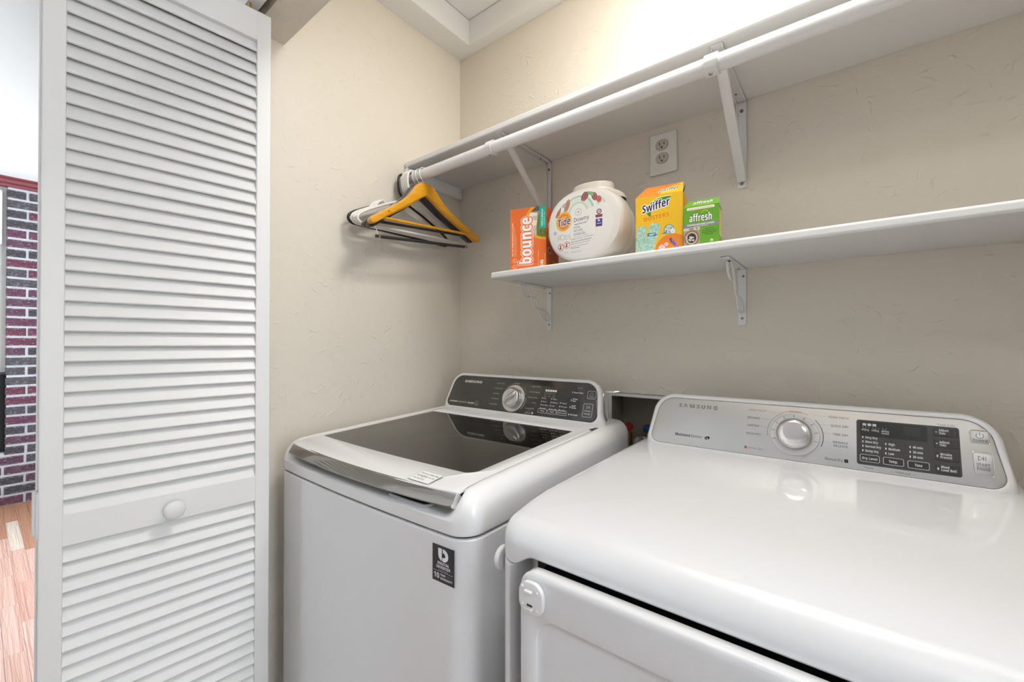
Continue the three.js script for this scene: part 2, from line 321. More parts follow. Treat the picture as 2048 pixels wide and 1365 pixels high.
// ------------------------------------------------------------------ upper shelf, its cleat, rod and brackets
{
  const t = thing('upper_shelf', 'long white upper shelf running along the back wall below the ceiling', 'shelf');
  part('board', planarUV(warp(new THREE.BoxGeometry(1.8465, .019, .276), (v) => { v.x += .92475; v.y += 1.8855; v.z += .1385; })), M.paint, t);
  part('front_edge', box(.0015, 1.848, 1.8762, 1.8948, .272, .2845, .0045), M.paint, t);
  const c = thing('shelf_cleat', 'white wooden cleat on the left wall carrying the end of the upper shelf', 'cleat');
  part('cleat_board', box(.0005, .019, 1.832, 1.8752, .008, .285, .002), M.paint, c);
  part('nail', cyl(V(.019, 1.857, .021), V(.0197, 1.857, .021), .0016, 8), M.dark, c);
}
const RY = 1.812, RZ = .309, RR = .0172;
{
  const t = thing('closet_rod', 'round white closet rod hung under the front of the upper shelf', 'rod');
  part('outer_tube', cyl(V(.094, RY, RZ), V(1.849, RY, RZ), RR, 40), M.rod, t);
  part('inner_tube', cyl(V(.026, RY, RZ), V(.094, RY, RZ), RR - .0035, 32), M.rod, t, 'thinner left end of the rod');
}
function upperBracket(x, w, label) {
  const t = thing('shelf_bracket', label, 'bracket', undefined); const y1 = 1.8755, y0 = 1.645, th = .0022;
  part('wall_plate', join(box(x - w / 2, x + w / 2, y0, y1, .0005, .003, .001), box(x - w / 2, x - w / 2 + .002, y0 + .02, y1, .0008, .009), box(x + w / 2 - .002, x + w / 2, y0 + .02, y1, .0008, .009)), M.paint, t);
  part('top_arm', join(box(x - w / 2, x + w / 2, y1 - .003, y1, .002, .275, .001), box(x - w / 2, x - w / 2 + .002, y1 - .009, y1, .004, .27), box(x + w / 2 - .002, x + w / 2, y1 - .009, y1, .004, .27)), M.paint, t);
  // pressed channel brace from the foot of the plate to the rod saddle
  const a = V(x, y0 + .018, .006), b = V(x, y1 - .012, .247), dir = b.clone().sub(a), L = dir.length(), ang = Math.atan2(dir.z, dir.y);
  const sec = roundPoly([[-w / 2, -.004], [w / 2, -.004], [w / 2, .008], [-w / 2, .008]], [.003, .003, .004, .004], 4, 3);
  const bg = new THREE.ExtrudeGeometry(shapeOf(sec), { depth: L, bevelEnabled: false }); bg.rotateX(-90 * R); bg.scale(1, 1, 1); bg.rotateX(ang); bg.translate(a.x, a.y, a.z);
  part('brace', toCreasedNormals(bg, 40 * R), M.paint, t);
  // saddle round the rod
  const arc = []; for (let k = 0; k <= 22; k++) { const q = (-118 + 255 * k / 22) * R; arc.push([RY + (RR + .0016) * Math.sin(-q - .4), RZ + (RR + .0016) * Math.cos(-q - .4)]); }
  const hook = []; for (const [s, e] of [[-w * .55, 0], [w * .55, 0]]) hook.push(arc.map(([y, z]) => V(x + s, y, z)));
  const outer = [-w * .55, w * .55].map((s) => arc.map(([y, z]) => V(x + s, RY + (y - RY) * 1.12, RZ + (z - RZ) * 1.12)));
  part('rod_saddle', loft([hook[0], outer[0], outer[1], hook[1]], { closed: false, crease: 30 }), M.paint, t);
  for (const [yy] of [[1.848], [1.657]]) part('screw', cyl(V(x, yy, .002), V(x, yy, .0052), .0042, 12), M.screw, t);
  for (const zz of [.05, .2]) part('rivet', cyl(V(x - w * .2, y1 - .004, zz), V(x - w * .2, y1 - .0022, zz), .0025, 10), M.dark, t);
  part('saddle_screw', cyl(V(x - .002, RY - RR - .0055, RZ + .006), V(x - .002, RY - RR - .001, RZ + .006), .0038, 12), M.steel, t);
}
upperBracket(.4445, .019, 'white shelf and rod bracket behind the orange dryer sheet box');
upperBracket(1.048, .0225, 'white shelf and rod bracket to the right of the power outlet');
// ------------------------------------------------------------------ lower shelf and its scrolled brackets
{
  const t = thing('lower_shelf', 'shorter white lower shelf holding the laundry supplies', 'shelf');
  part('board', planarUV(box(.416, 1.848, 1.4335, 1.4525, .0008, .276)), M.paint, t);
  part('front_edge', box(.4155, 1.848, 1.4332, 1.4528, .268, .2825, .006), M.paint, t);
}
function lowerBracket(x, label) {
  const t = thing('scroll_bracket', label, 'bracket'); const w = .0192, y1 = 1.4328, y0 = 1.285;
  part('wall_plate', slabZ(x - w / 2, x + w / 2, y0, y1, .0006, .0034), M.paint, t);
  part('shelf_arm', box(x - w / 2, x + w / 2, y1 - .003, y1, .002, .203, .001), M.paint, t);
  const A = [y1 - .005, .168], B = [1.318, .006], dy = B[0] - A[0], dz = B[1] - A[1], L = Math.hypot(dy, dz), ny = -dz / L, nz = dy / L;
  for (const s of [1, -1]) {
    const pts = []; for (let k = 0; k <= 30; k++) { const q = k / 30, o = s * .0155 * Math.sin(q * Math.PI * 3) * (1 - .15 * q); pts.push(V(x + s * .002, A[0] + dy * q + ny * o, A[1] + dz * q + nz * o)); }
    part('scroll', tube(pts, .0031, 70), M.paint, t);
  }
  for (const yy of [1.413, 1.303]) part('screw', cyl(V(x + (yy > 1.4 ? .003 : 0), yy, .003), V(x + (yy > 1.4 ? .003 : 0), yy, .0046), .0030, 12), M.screw, t);
  part('screw', cyl(V(x - .003, y1 - .0032, .03), V(x - .003, y1 - .0046, .03), .003, 10), M.screw, t);
}
function slabZ(x0, x1, y0, y1, z0, z1, r = .004) { const g = slab(rectPts(x0, x1, y0, y1, r), z1 - z0, 0); g.translate(0, 0, z0); return g; }
lowerBracket(.4445, 'white scrolled bracket under the left end of the lower shelf');
lowerBracket(1.0475, 'white scrolled bracket under the lower shelf, right of the washer');
// ------------------------------------------------------------------ power outlet
{
  const t = thing('power_outlet', 'white double power outlet on the wall under the upper shelf', 'outlet');
  const x0 = .8045, x1 = .8835, y0 = 1.733, y1 = 1.853, cx = (x0 + x1) / 2 - .003, cy = (y0 + y1) / 2 + .006;
  const face = (dy) => roundPoly([[cx - .0172, cy + dy - .0105], [cx + .0172, cy + dy - .0105], [cx + .0172, cy + dy + .0105], [cx - .0172, cy + dy + .0105]].map(([a, b]) => [a, b + (b > cy + dy ? .0037 : -.0037)]), [.0135, .0135, .0135, .0135], 8, 2);
  const g = slab(rectPts(x0, x1, y0, y1, .004), .0012, .0038, [face(.0195).map((p) => p.clone()), face(-.0195).map((p) => p.clone())], 3); g.translate(0, 0, .0042);
  part('cover_plate', toCreasedNormals(g, 30 * R), phy({ color: lin(.76, .74, .69), roughness: .35, clearcoat: .4 }), t);
  const im = std({ color: lin(.52, .48, .40), roughness: .45 });
  for (const dy of [.0195, -.0195]) {
    const f = slab(face(dy), .0075, .0006); f.translate(0, 0, .0008);
    const o = part('receptacle', f, im, t, 'beige socket face');
    for (const [ox, h] of [[-.0068, .0085], [.0062, .0068]]) part('slot', box(cx + ox - .0011, cx + ox + .0011, cy + dy + .003 - h / 2, cy + dy + .003 + h / 2, .0085, .0092), M.black, o);
    const gr = new THREE.CylinderGeometry(.0026, .0026, .0008, 14); gr.rotateX(90 * R); gr.translate(cx - .0005, cy + dy - .0075, .0089); part('ground_hole', gr, M.black, o);
  }
  const sg = new THREE.CylinderGeometry(.0023, .0023, .002, 12); sg.rotateX(90 * R); sg.translate(cx, cy, .0098); const sc = part('screw', join(sg), M.paint, t);
  part('screw_slot', (() => { const b = box(-.0018, .0018, -.0003, .0003, 0, .0003); b.rotateZ(-.9); b.translate(cx, cy, .0108); return b; })(), M.black, t);
}
// ------------------------------------------------------------------ washing machine
const SCALE = 3200;                                         // pixels per metre of the panel prints
function printCanvas(back, draw) {
  return canvasTex(2048, 448, (g, w, h) => {
    g.fillStyle = back; g.fillRect(0, 0, w, h);
    const X = (s) => (s + .32) * SCALE, Y = (t) => h - (t + .016) * SCALE;
    const T = (str, s, t, hgt, { color = '#222', w: width = 0, align = 'left', bold = false, italic = false, font = 'sans-serif', alpha = 1 } = {}) => {
      g.save(); g.globalAlpha = alpha; g.fillStyle = color; g.font = `${italic ? 'italic ' : ''}${bold ? 'bold ' : ''}${hgt / .72 * SCALE}px ${font}`; g.textBaseline = 'alphabetic';
      const m = g.measureText(str).width, k = width ? width * SCALE / m : 1; g.translate(X(s), Y(t)); g.scale(k, 1); g.textAlign = align; g.fillText(str, 0, 0); g.restore();
    };
    const B = (s0, t0, s1, t1, color, lw = 0, r = .003, fill = null) => { g.beginPath(); g.roundRect(X(s0), Y(t1), (s1 - s0) * SCALE, (t1 - t0) * SCALE, r * SCALE); if (fill) { g.fillStyle = fill; g.fill(); } if (lw) { g.strokeStyle = color; g.lineWidth = lw * SCALE; g.stroke(); } };
    const L = (s0, t0, s1, t1, color, lw = .0003, alpha = 1) => { g.save(); g.globalAlpha = alpha; g.strokeStyle = color; g.lineWidth = lw * SCALE; g.beginPath(); g.moveTo(X(s0), Y(t0)); g.lineTo(X(s1), Y(t1)); g.stroke(); g.restore(); };
    const A = (s, t, r, a0, a1, color, lw) => { g.strokeStyle = color; g.lineWidth = lw * SCALE; g.beginPath(); g.arc(X(s), Y(t), r * SCALE, -a0 * R, -a1 * R, true); g.stroke(); };
    draw({ g, T, B, L, A, X, Y });
  });
}
// uv of a print for a mesh given in (s, t) coordinates
function panelUV(g) { const p = g.attributes.position, uv = new Float32Array(p.count * 2); for (let i = 0; i < p.count; i++) { uv[i * 2] = (p.getX(i) + .32) * SCALE / 2048; uv[i * 2 + 1] = (p.getY(i) + .016) * SCALE / 448; } g.setAttribute('uv', new THREE.BufferAttribute(uv, 2)); return g; }
// a sloping control console: returns the matrix of its face, x = s, y = t, z = out of the face
function consoleFrame(cx, y0, z0, y1, z1) { const e = V(0, y1 - y0, z1 - z0).normalize(), n = V(1, 0, 0).cross(e); return new THREE.Matrix4().makeBasis(V(1, 0, 0), e, n).setPosition(cx, y0, z0); }
function consoleShell(F, o) {
  const outline = (off) => roundPoly([[-o.wb - off, o.t0 - off], [o.wb + off, o.t0 - off], [o.wt + off, o.t1 + off], [-o.wt - off, o.t1 + off]], [o.rb + off, o.rb + off, o.rt + off, o.rt + off], 12, 22);
  const secs = [[0, -o.recess, 0], [0, -.0005, 0], [.001, 0, 0], [.0055, .0002, 0], [.0085, -.001, .1], [.0108, -.004, .3], [.0118, -.010, .6], [.0115, -.02, 1], [o.taper * .4, -.04, 1], [o.taper, -.075, 1]];
  const rings = secs.map(([off, d, fl], k) => outline(off).map((p) => {
    const v = V(p.x, p.y, d).applyMatrix4(F), q = Math.min(1, Math.max(0, 1 - (p.y - o.t0 + off) / o.flareH));
    v.x += Math.sign(p.x) * smooth(.3, .95, Math.abs(p.x) / o.wb) * o.flare * q ** 1.4 * fl; v.y -= o.drop * q * fl;
    v.z = Math.max(v.z, o.back); return v;
  }));
  return { shell: loft(rings, { capB: true }), outline };
}
const flat = (pts, lift = 0) => { const g = new THREE.ShapeGeometry(shapeOf(pts)); g.translate(0, 0, lift); return g; };
const lidY = (z) => .9835 + .051 * (.655 - z) - .005 * Math.max(0, (z - .66) / .07) ** 2;
{
  const t = thing('washing_machine', 'white top loading washing machine with dark glass lid in the left corner of the closet', 'washing machine');
  const X0 = .066, X1 = .768, Z0 = .05, Z1 = .742, BOW = .010, FP = footprint(X0, X1, Z0, Z1, .042, BOW);
  const ring = (inset, y) => FP.map((p) => V(p.x - p.nx * inset, typeof y === 'function' ? y(p) : y, p.z - p.nz * inset));
  part('cabinet', loft([ring(.012, .03), ring(.002, .034), ring(0, .045), ring(0, .5), ring(0, .8985), ring(.0010, .9010), ring(.0030, .9022), ring(.010, .9024)], {}), M.enamel, t);
  part('seam_gasket', loft([ring(.0075, .896), ring(.0075, .914)], {}), M.black, t);
  // top cover: shoulders rounded over, the front scooped out under the lip of the lid
  const RS = .034, ths = [0, 15, 30, 45, 60, 75, 90];
  const inside = footprint(.1115, .7335, .195, .719, .024, BOW);
  const scoop = [[0, .9315], [.006, .9345], [.016, .9355], [.026, .9360], [.034, .9368], [.041, .9430], [.046, .9550]];
  const wx = (p) => p.nz > .2 ? smooth(.078, .120, p.x) * (1 - smooth(.702, .748, p.x)) * smooth(.2, .8, p.nz) : 0;
  const cover = [ring(.010, .9058), ring(.003, .9060), ring(.0010, .9072), ring(0, .9100), ring(0, .921), ring(0, .930)];
  ths.forEach((th, k) => cover.push(FP.map((p) => {
    const s = Math.sin(th * R), c = 1 - Math.cos(th * R), h = lidY(p.z) + .001; const w = wx(p);
    const x = p.x - p.nx * RS * c, z = p.z - p.nz * RS * c, y = h - RS * 1.15 * (1 - s);
    return V(x, mix(y, scoop[k][1], w), mix(z, p.z - scoop[k][0], w));
  })));
  cover.push(inside.map((p, i) => { const w = wx(FP[i]); return V(p.x, mix(lidY(p.z) - .0015, .957, w), mix(p.z, p.z - .020, w)); }));
  cover.push(inside.map((p, i) => { const w = wx(FP[i]); return V(p.x - p.nx * .003, mix(lidY(p.z) - .004, .955, w), mix(p.z - p.nz * .003, p.z - .022, w)); }));
  cover.push(inside.map((p, i) => { const w = wx(FP[i]); return V(p.x - p.nx * .003, .935, mix(p.z - p.nz * .003, p.z - .024, w)); }));
  part('top_cover', loft(cover, {}), M.plastic, t);
  { // ring plate under the lid and the drum below it
    const cx = .412, cz = .455, s = shapeOf(rectPts(.114, .731, -.695, -.199, .02)); s.holes.push(new THREE.Path(new THREE.EllipseCurve(cx, -cz, .232, .222, 0, 7).getPoints(48).slice(0, 48)));
    s.holes[0].setFromPoints(new THREE.EllipseCurve(cx, -cz, .232, .222, 0, Math.PI * 2).getPoints(60).slice(0, 60));
    const g = new THREE.ExtrudeGeometry(s, { depth: .004, bevelEnabled: false }); g.rotateX(-90 * R); g.translate(0, .932, 0);
    part('tub_cover', g, M.plastic, t);
    const pr = [[.232, .935], [.236, .925]]; for (let k = 0; k <= 60; k++) pr.push([.234 + .0035 * Math.cos(k * 2.1), .915 - k * .006]); pr.push([.05, .55], [0, .55]);
    const d = new THREE.LatheGeometry(pr.map(([a, b]) => new THREE.Vector2(a, b)), 72); d.scale(1, 1, .957); d.translate(cx, 0, cz); part('drum', d, M.steel, t);
  }
  // lid: frame, glass, chromed lip
  const frontZ = (x) => .7265 + .019 * (1 - ((x - .418) / .31) ** 2);
  const plan = (pts, hole, depth, bev, lift) => warp(slab(pts.map(([a, b]) => new THREE.Vector2(a, b)), depth, bev, hole ? [hole] : []), (v) => { const y = v.z; v.z = v.y; v.y = lidY(v.z) + y + lift; }, true);
  const LX = .1165, RX = .7285, outer = [[LX, .222], [LX + .0025, .209], [LX + .0095, .2025], [LX + .0175, .2005]].concat(Array.from({ length: 12 }, (_, k) => [LX + .0235 + (RX - LX - .047) * k / 11, .2005]), [[RX - .0175, .2005], [RX - .0095, .2025], [RX - .0025, .209], [RX, .222]], [[RX, .4], [RX, .6], [RX, .70]]);
  for (let k = 0; k <= 28; k++) { const x = RX - (RX - LX) * k / 28; outer.push([x, frontZ(x) + .0005]); }
  outer.push([LX, .70], [LX, .5], [LX, .3]);
  const gh = []; { const c = roundPoly([[.133, .262], [.690, .262], [.694, .653], [.129, .653]], [.004, .004, .022, .008], 6, 8); for (const p of c) gh.push(new THREE.Vector2(p.x, p.y + (p.y > .64 ? .008 * (1 - ((p.x - .412) / .28) ** 2) : 0))); }
  part('lid_frame', plan(outer, gh, .004, .0015, -.0045), M.plastic, t);
  part('lid_seal', plan(outer.map(([x, z]) => [.4225 + (x - .4225) * .996, .46 + (z - .46) * .985]), gh, .010, 0, -.0160), M.black, t);
  part('lid_glass', plan(gh.map((p) => [p.x, p.y]), null, .003, 0, -.0032), phy({ color: lin(.30, .275, .255), roughness: .03, transmission: 1, thickness: 0, ior: 1.55, specularIntensity: 1 }), t, 'smoked glass window of the lid');
  const prof = [[-.0035, .0016], [-.0015, .0010], [.0005, -.0006], [.0108, -.0168], [.0118, -.0196], [.0110, -.0222], [.007, -.0240], [-.002, -.0240], [-.022, -.0205]];
  const lip = []; for (let k = 0; k <= 44; k++) { const x = LX + .002 + (RX - LX - .002) * k / 44, e = Math.min(1, Math.sqrt(Math.max(0, 1 - (1 - Math.min(1, (k + .0) / 1.6, (44 - k) / 1.6)) ** 2))); lip.push(prof.map(([a, b]) => V(x, lidY(.735) + b * (.9 + .1 * e) - .0005, frontZ(x) + a * (.9 + .1 * e)))); }
  part('lid_lip', loft(lip.map((r) => r), { closed: false, crease: 32 }), M.lip, t, 'chromed front lip of the lid');
  { // hand pocket in the scoop: a shallow tray under the lip
    part('hand_pocket', join(box(.543, .660, .9345, .9395, .690, .7325, .002)), M.black, t, 'dark opening of the lid grip');
    part('pocket_rim', tube([[.540, .693], [.540, .715], [.5415, .727], [.549, .7345], [.56, .7362], [.60, .7372], [.64, .7362], [.652, .7345], [.6605, .727], [.662, .715], [.662, .693]].map(([x, z]) => V(x, .9385 - .0015 * smooth(.72, .737, z), z)), .0032, 80), std({ color: lin(.45, .45, .455), roughness: .3 }), t, 'grey rim of the lid grip');
    for (const [x, n] of [[LX + .0005, 'lip_cap'], [RX - .0025, 'lip_cap']]) { const s = new THREE.Shape(prof.map(([p, q]) => new THREE.Vector2(-p, q))); const g = new THREE.ExtrudeGeometry(s, { depth: .003, bevelEnabled: false }); g.rotateY(90 * R); g.translate(x, lidY(.735) - .0005, frontZ(x + .0015)); part(n, g, M.chrome, t, 'chromed end of the lid lip'); }
  }
  part('hinge_slot', box(.722, .7335, lidY(.215) - .004, lidY(.215) + .0022, .2, .232, .001), M.dark, t);
  { // paper label on the lid, plate with the warranty sign on the front
    const tex = canvasTex(384, 256, (g, w, h) => { g.fillStyle = '#e9e9e6'; g.fillRect(0, 0, w, h); g.strokeStyle = '#8d8d8b'; g.lineWidth = 5; g.strokeRect(5, 5, w - 10, h - 10); g.fillStyle = '#3a3a3a'; g.font = '48px sans-serif'; g.fillText('Please', 40, 80); g.font = 'bold 48px sans-serif'; g.fillText('close the', 190, 80, 170); g.fillText('lid tightly', 40, 144, 190); g.font = '48px sans-serif'; g.fillText('to do', 245, 144, 110); g.fillText('the laundry.', 40, 208, 210); });
    const q = new THREE.PlaneGeometry(.060, .040, 6, 4); q.rotateX(-90 * R); q.translate(.6265, 0, .7105);
    const a = q.attributes.position; for (let i = 0; i < a.count; i++) a.setY(i, lidY(a.getZ(i)) + .0021); q.computeVertexNormals();
    part('lid_label', q, std({ map: tex, roughness: .5 }), t, 'small paper label on the lid');
    const st = canvasTex(410, 512, (g, w, h) => {
      g.fillStyle = '#10131f'; g.fillRect(0, 0, w, h); g.fillStyle = '#e6e8f2';
      g.beginPath(); g.moveTo(110, 40); g.lineTo(178, 40); g.lineTo(178, 210); g.quadraticCurveTo(120, 200, 110, 130); g.fill();
      g.beginPath(); g.moveTo(196, 40); g.bezierCurveTo(330, 40, 330, 215, 210, 215); g.quadraticCurveTo(196, 214, 188, 200); g.lineTo(188, 160); g.lineTo(215, 160); g.bezierCurveTo(255, 160, 255, 92, 196, 95); g.fill();
      g.textAlign = 'center'; g.font = 'bold 56px sans-serif'; g.fillText('DIGITAL', 205, 268, 235); g.fillText('INVERTER', 205, 322, 310); g.font = '20px sans-serif'; g.fillText('T E C H N O L O G Y', 205, 350, 310);
      g.fillRect(20, 362, w - 40, 4); g.textAlign = 'left'; g.font = 'bold 104px sans-serif'; g.fillText('10', 22, 466, 110); g.font = 'bold 42px sans-serif'; g.fillText('YEAR', 148, 420, 96); g.fillText('WARRANTY', 148, 470, 236); g.fillStyle = '#a9a3ad'; g.font = '15px sans-serif'; g.fillText('ON DIGITAL', 258, 402, 110); g.fillText('INVERTER MOTOR', 258, 420, 120);
    });
    const z = (x) => Z1 + BOW * (1 - ((x - .417) / .351) ** 2) + .0009;
    const pg = new THREE.PlaneGeometry(.0525, .0635, 6, 1); pg.translate(.7145, .8535, 0); const b = pg.attributes.position; for (let i = 0; i < b.count; i++) b.setZ(i, z(b.getX(i))); pg.computeVertexNormals();
    part('front_sticker', pg, phy({ map: st, roughness: .25, clearcoat: .5 }), t, 'black warranty sticker on the front');
  }
  // console
  const F = consoleFrame(.418, 1.018, .185, 1.122, .145);
  const C = { wb: .3035, wt: .284, t0: -.0015, t1: .1115, rb: .020, rt: .040, recess: .004, back: .048, taper: -.012, flare: .052, flareH: .045, drop: .058 };
  const { shell, outline } = consoleShell(F, C);
  part('console', shell, M.plastic, t);
  const print = printCanvas('#211f1d', ({ g, T, B, L, A, X, Y }) => {
    const c = '#f3f1ec', d = '#d2cdc4';
    T('SΛMSUNG', -.2363, .0862, .0088, { color: c, w: .0845, bold: true });
    T('activewash', -.2861, .0122, .0056, { color: c, w: .040, bold: true }); T('SuperSpeed', -.2425, .0122, .0056, { color: d, w: .042 }); T('AquaJet', -.1965, .0122, .0056, { color: c, w: .031, bold: true });
    B(-.1615, .0085, -.1485, .0215, d, .0007, .001); T('vrt', -.1600, .012, .004, { color: d, w: .010 });
    const small = (s, a, b, w, al) => T(s, a, b - .0015, .0034, { color: d, w, align: al });
    small('HEAVY DUTY', -.0839, .0910, .035); small('NORMAL', -.0120, .0952, .024); small('PERM PRESS', .060, .0890, .035); small('SUPER SPEED', -.0880, .0737, .034); small('BEDDING', -.0900, .0556, .023); small('DELICATES', -.0935, .0380, .031); small('WATERPROOF', -.0980, .0193, .035);
    small('ACTIVE WEAR', .0551, .0708, .040); small('QUICK WASH', .0542, .0535, .037); small('SPIN', .0738, .0372, .014); small('RINSE+SPIN', .0527, .0180, .034); small('Manual', .0545, .0042, .022); B(.080, .0022, .0855, .0082, d, 0, .001, d);
    for (const [a, b, e, f] of [[-.048, .0905, -.03, .088], [.03, .088, .058, .0895], [-.052, .0735, -.046, .071], [.045, .069, .053, .0715], [-.065, .0556, -.052, .054], [-.06, .037, -.052, .037], [.051, .0345, .072, .0365], [.047, .021, .051, .0185], [-.06, .0193, -.05, .022]]) L(a, b, e, f, d, .0003, .7);
    A(-.002, .045, .0495, 75, 150, d, .0006); A(-.002, .045, .0495, 15, 60, d, .0006); A(-.002, .045, .0495, -40, 8, c, .0009);
    // display
    B(.100, .003, .247, .0892, '#000', 0, .004, '#161513'); B(.106, .058, .206, .086, '#000', 0, .001, '#0b0b0a'); B(.163, .061, .2026, .081, '#000', 0, .001, '#1b1b19');
    for (let k = 0; k < 5; k++) B(.1145 + k * .0085, .0765, .1215 + k * .0085, .083, c, 0, .001, c);
    for (let k = 0; k < 3; k++) { B(.113 + k * .0155, .0665, .120 + k * .0155, .0725, d, .0005, .001); if (k < 2) L(.1225 + k * .0155, .070, .1255 + k * .0155, .070, d, .001); T(['Wash', 'Rinse', 'Spin'][k], .1125 + k * .0155, .0605, .0028, { color: d, w: .0095 }); }
    const rows = [[.1075, ['Hot', 'Warm', 'Eco Warm', 'Cold'], .0545], [.1415, ['High', 'Medium', 'Low', 'No Spin'], .0545], [.1745, ['Heavy', 'Normal', 'Light'], .0445]];
    for (const [s, a, top] of rows) a.forEach((n, k) => { const y = top - k * .0105; B(s, y - .0016, s + .0024, y + .0026, c, 0, .0005, c); T(n, s + .0055, y - .0015, .0036, { color: c, w: Math.min(.022, .0034 * n.length) }); });
    for (const [a, b, n] of [[.1015, .1331, 'Temp.'], [.1365, .1675, 'Spin'], [.1705, .2022, 'Soil Level']]) { B(a, .0092, b, .0215, c, .0009, .003, '#0f0f0e'); T(n, (a + b) / 2, .0135, .0042, { color: c, align: 'center', w: Math.min(.026, .0038 * n.length) }); }
    for (const [y, n] of [[.078, 'Deep Clean'], [.054, 'Delay|End'], [.0335, 'Self|Clean'], [.0115, 'Pre Soak']]) { B(.209, y, .2114, y + .005, c, 0, .0005, c); n.split('|').forEach((q, k) => T(q, .2145, y + .0006 + (n.includes('|') ? .0042 - k * .0058 : 0), .0038, { color: c, w: .0036 * q.length * .8 + .002, bold: true })); }
    B(.206, .0725, .2435, .0885, '#3a3733', .0006, .002);
    T('*Sound', .105, -.0045, .0028, { color: d }); T('*Child Lock', .150, -.0045, .0028, { color: d }); T('*Smart Care', .213, -.0045, .0028, { color: d }); T('*Garment+', .224, .0935, .0026, { color: d });
    B(.260, .0655, .2862, .0878, c, .0009, .0035); A(.2731, .0788, .0048, -230, 50, c, .0006); L(.2731, .0795, .2731, .0848, c, .0007); T('POWER', .2731, .0685, .0032, { color: d, w: .018, align: 'center' });
    B(.2538, .0125, .2830, .0505, c, .0009, .0035); g.strokeStyle = c; g.lineWidth = 2; g.beginPath(); g.moveTo(X(.264), Y(.045)); g.lineTo(X(.264), Y(.036)); g.lineTo(X(.2705), Y(.0405)); g.closePath(); g.stroke(); L(.2715, .045, .2715, .036, c, .0006); L(.2745, .045, .2745, .036, c, .0006); T('START', .2686, .0275, .0036, { color: c, w: .020, align: 'center' }); T('PAUSE', .2686, .0195, .0036, { color: c, w: .020, align: 'center' });
  });
  { const g = slab(outline(-.0004), .003, .0022, [], 3); const q = panelUV(g); q.translate(0, 0, -.0042); q.applyMatrix4(F); part('control_panel', toCreasedNormals(q, 30 * R), phy({ map: print, roughness: .28, clearcoat: 1, clearcoatRoughness: .06 }), t, 'dark control panel with white print'); }
  dial(t, F, -.003, .0455, .0445, .0325, .024, false);
}
// selector knob: flat dial ring, turned skirt, domed cap; a grip ridge across the cap of the washer
function dial(t, F, s, tt, rRing, rKnob, h, plainCap) {
  const at = new THREE.Matrix4().makeTranslation(s, tt, .0008).premultiply(F), turn = new THREE.Matrix4().makeRotationX(90 * R);
  const k = subGroup('selector_knob', t); k.applyMatrix4(at);
  const lathe = (pts, n = 64) => new THREE.LatheGeometry(pts.map(([a, b]) => new THREE.Vector2(a, b)), n).applyMatrix4(turn);
  const ringM = plainCap ? std({ color: lin(.66, .655, .65), roughness: .42, metalness: .75 }) : M.satin;
  part('dial_ring', lathe([[rRing, 0], [rRing, .0006], [rRing - .0012, .0016], [rKnob + .002, .0016], [rKnob + .0005, .0008], [rKnob - .004, .0008]]), ringM, k);
  part('skirt', lathe([[rKnob, .0012], [rKnob, h * .55], [rKnob - .0008, h * .72], [rKnob - .003, h * .82], [rKnob - .0055, h * .86]]), M.satin, k);
  if (plainCap) part('cap', lathe([[rKnob - .0052, h * .855], [rKnob - .008, h * .93], [rKnob * .55, h * .985], [rKnob * .25, h], [0, h]]), M.chrome, k);
  else {
    part('cap', lathe([[rKnob - .0052, h * .855], [rKnob * .8, h * .80], [rKnob * .5, h * .74], [0, h * .72]]), M.satin, k);
    const r = []; for (let i = 0; i <= 24; i++) { const q = i / 24 * 2 - 1, L = rKnob - .005, wd = .0085 * (1 - q * q * .55) + .001, hh = h * (.78 + .34 * (1 - q * q)); const row = []; for (let j = 0; j <= 8; j++) { const a = j / 8 * Math.PI; row.push(V(Math.cos(a) * wd + .003 * Math.sin(q * 2.4), q * L, h * .7 + (hh - h * .7) * Math.sin(a))); } r.push(row); }
    const g = loft(r, { closed: false }); g.rotateZ(-28 * R); part('grip_ridge', g, M.satin, k);
  }
  const mk = plainCap ? M.dark : std({ color: lin(.75, .74, .72), roughness: .4 });
  for (const a of [200, 172, 146, 120, 92, 65, 38, 11, -16]) { const g = box(rKnob + .004, rRing - .002, -.0004, .0004, .0016, .0019); g.rotateZ(a * R); part('tick', g, mk, k); }
}
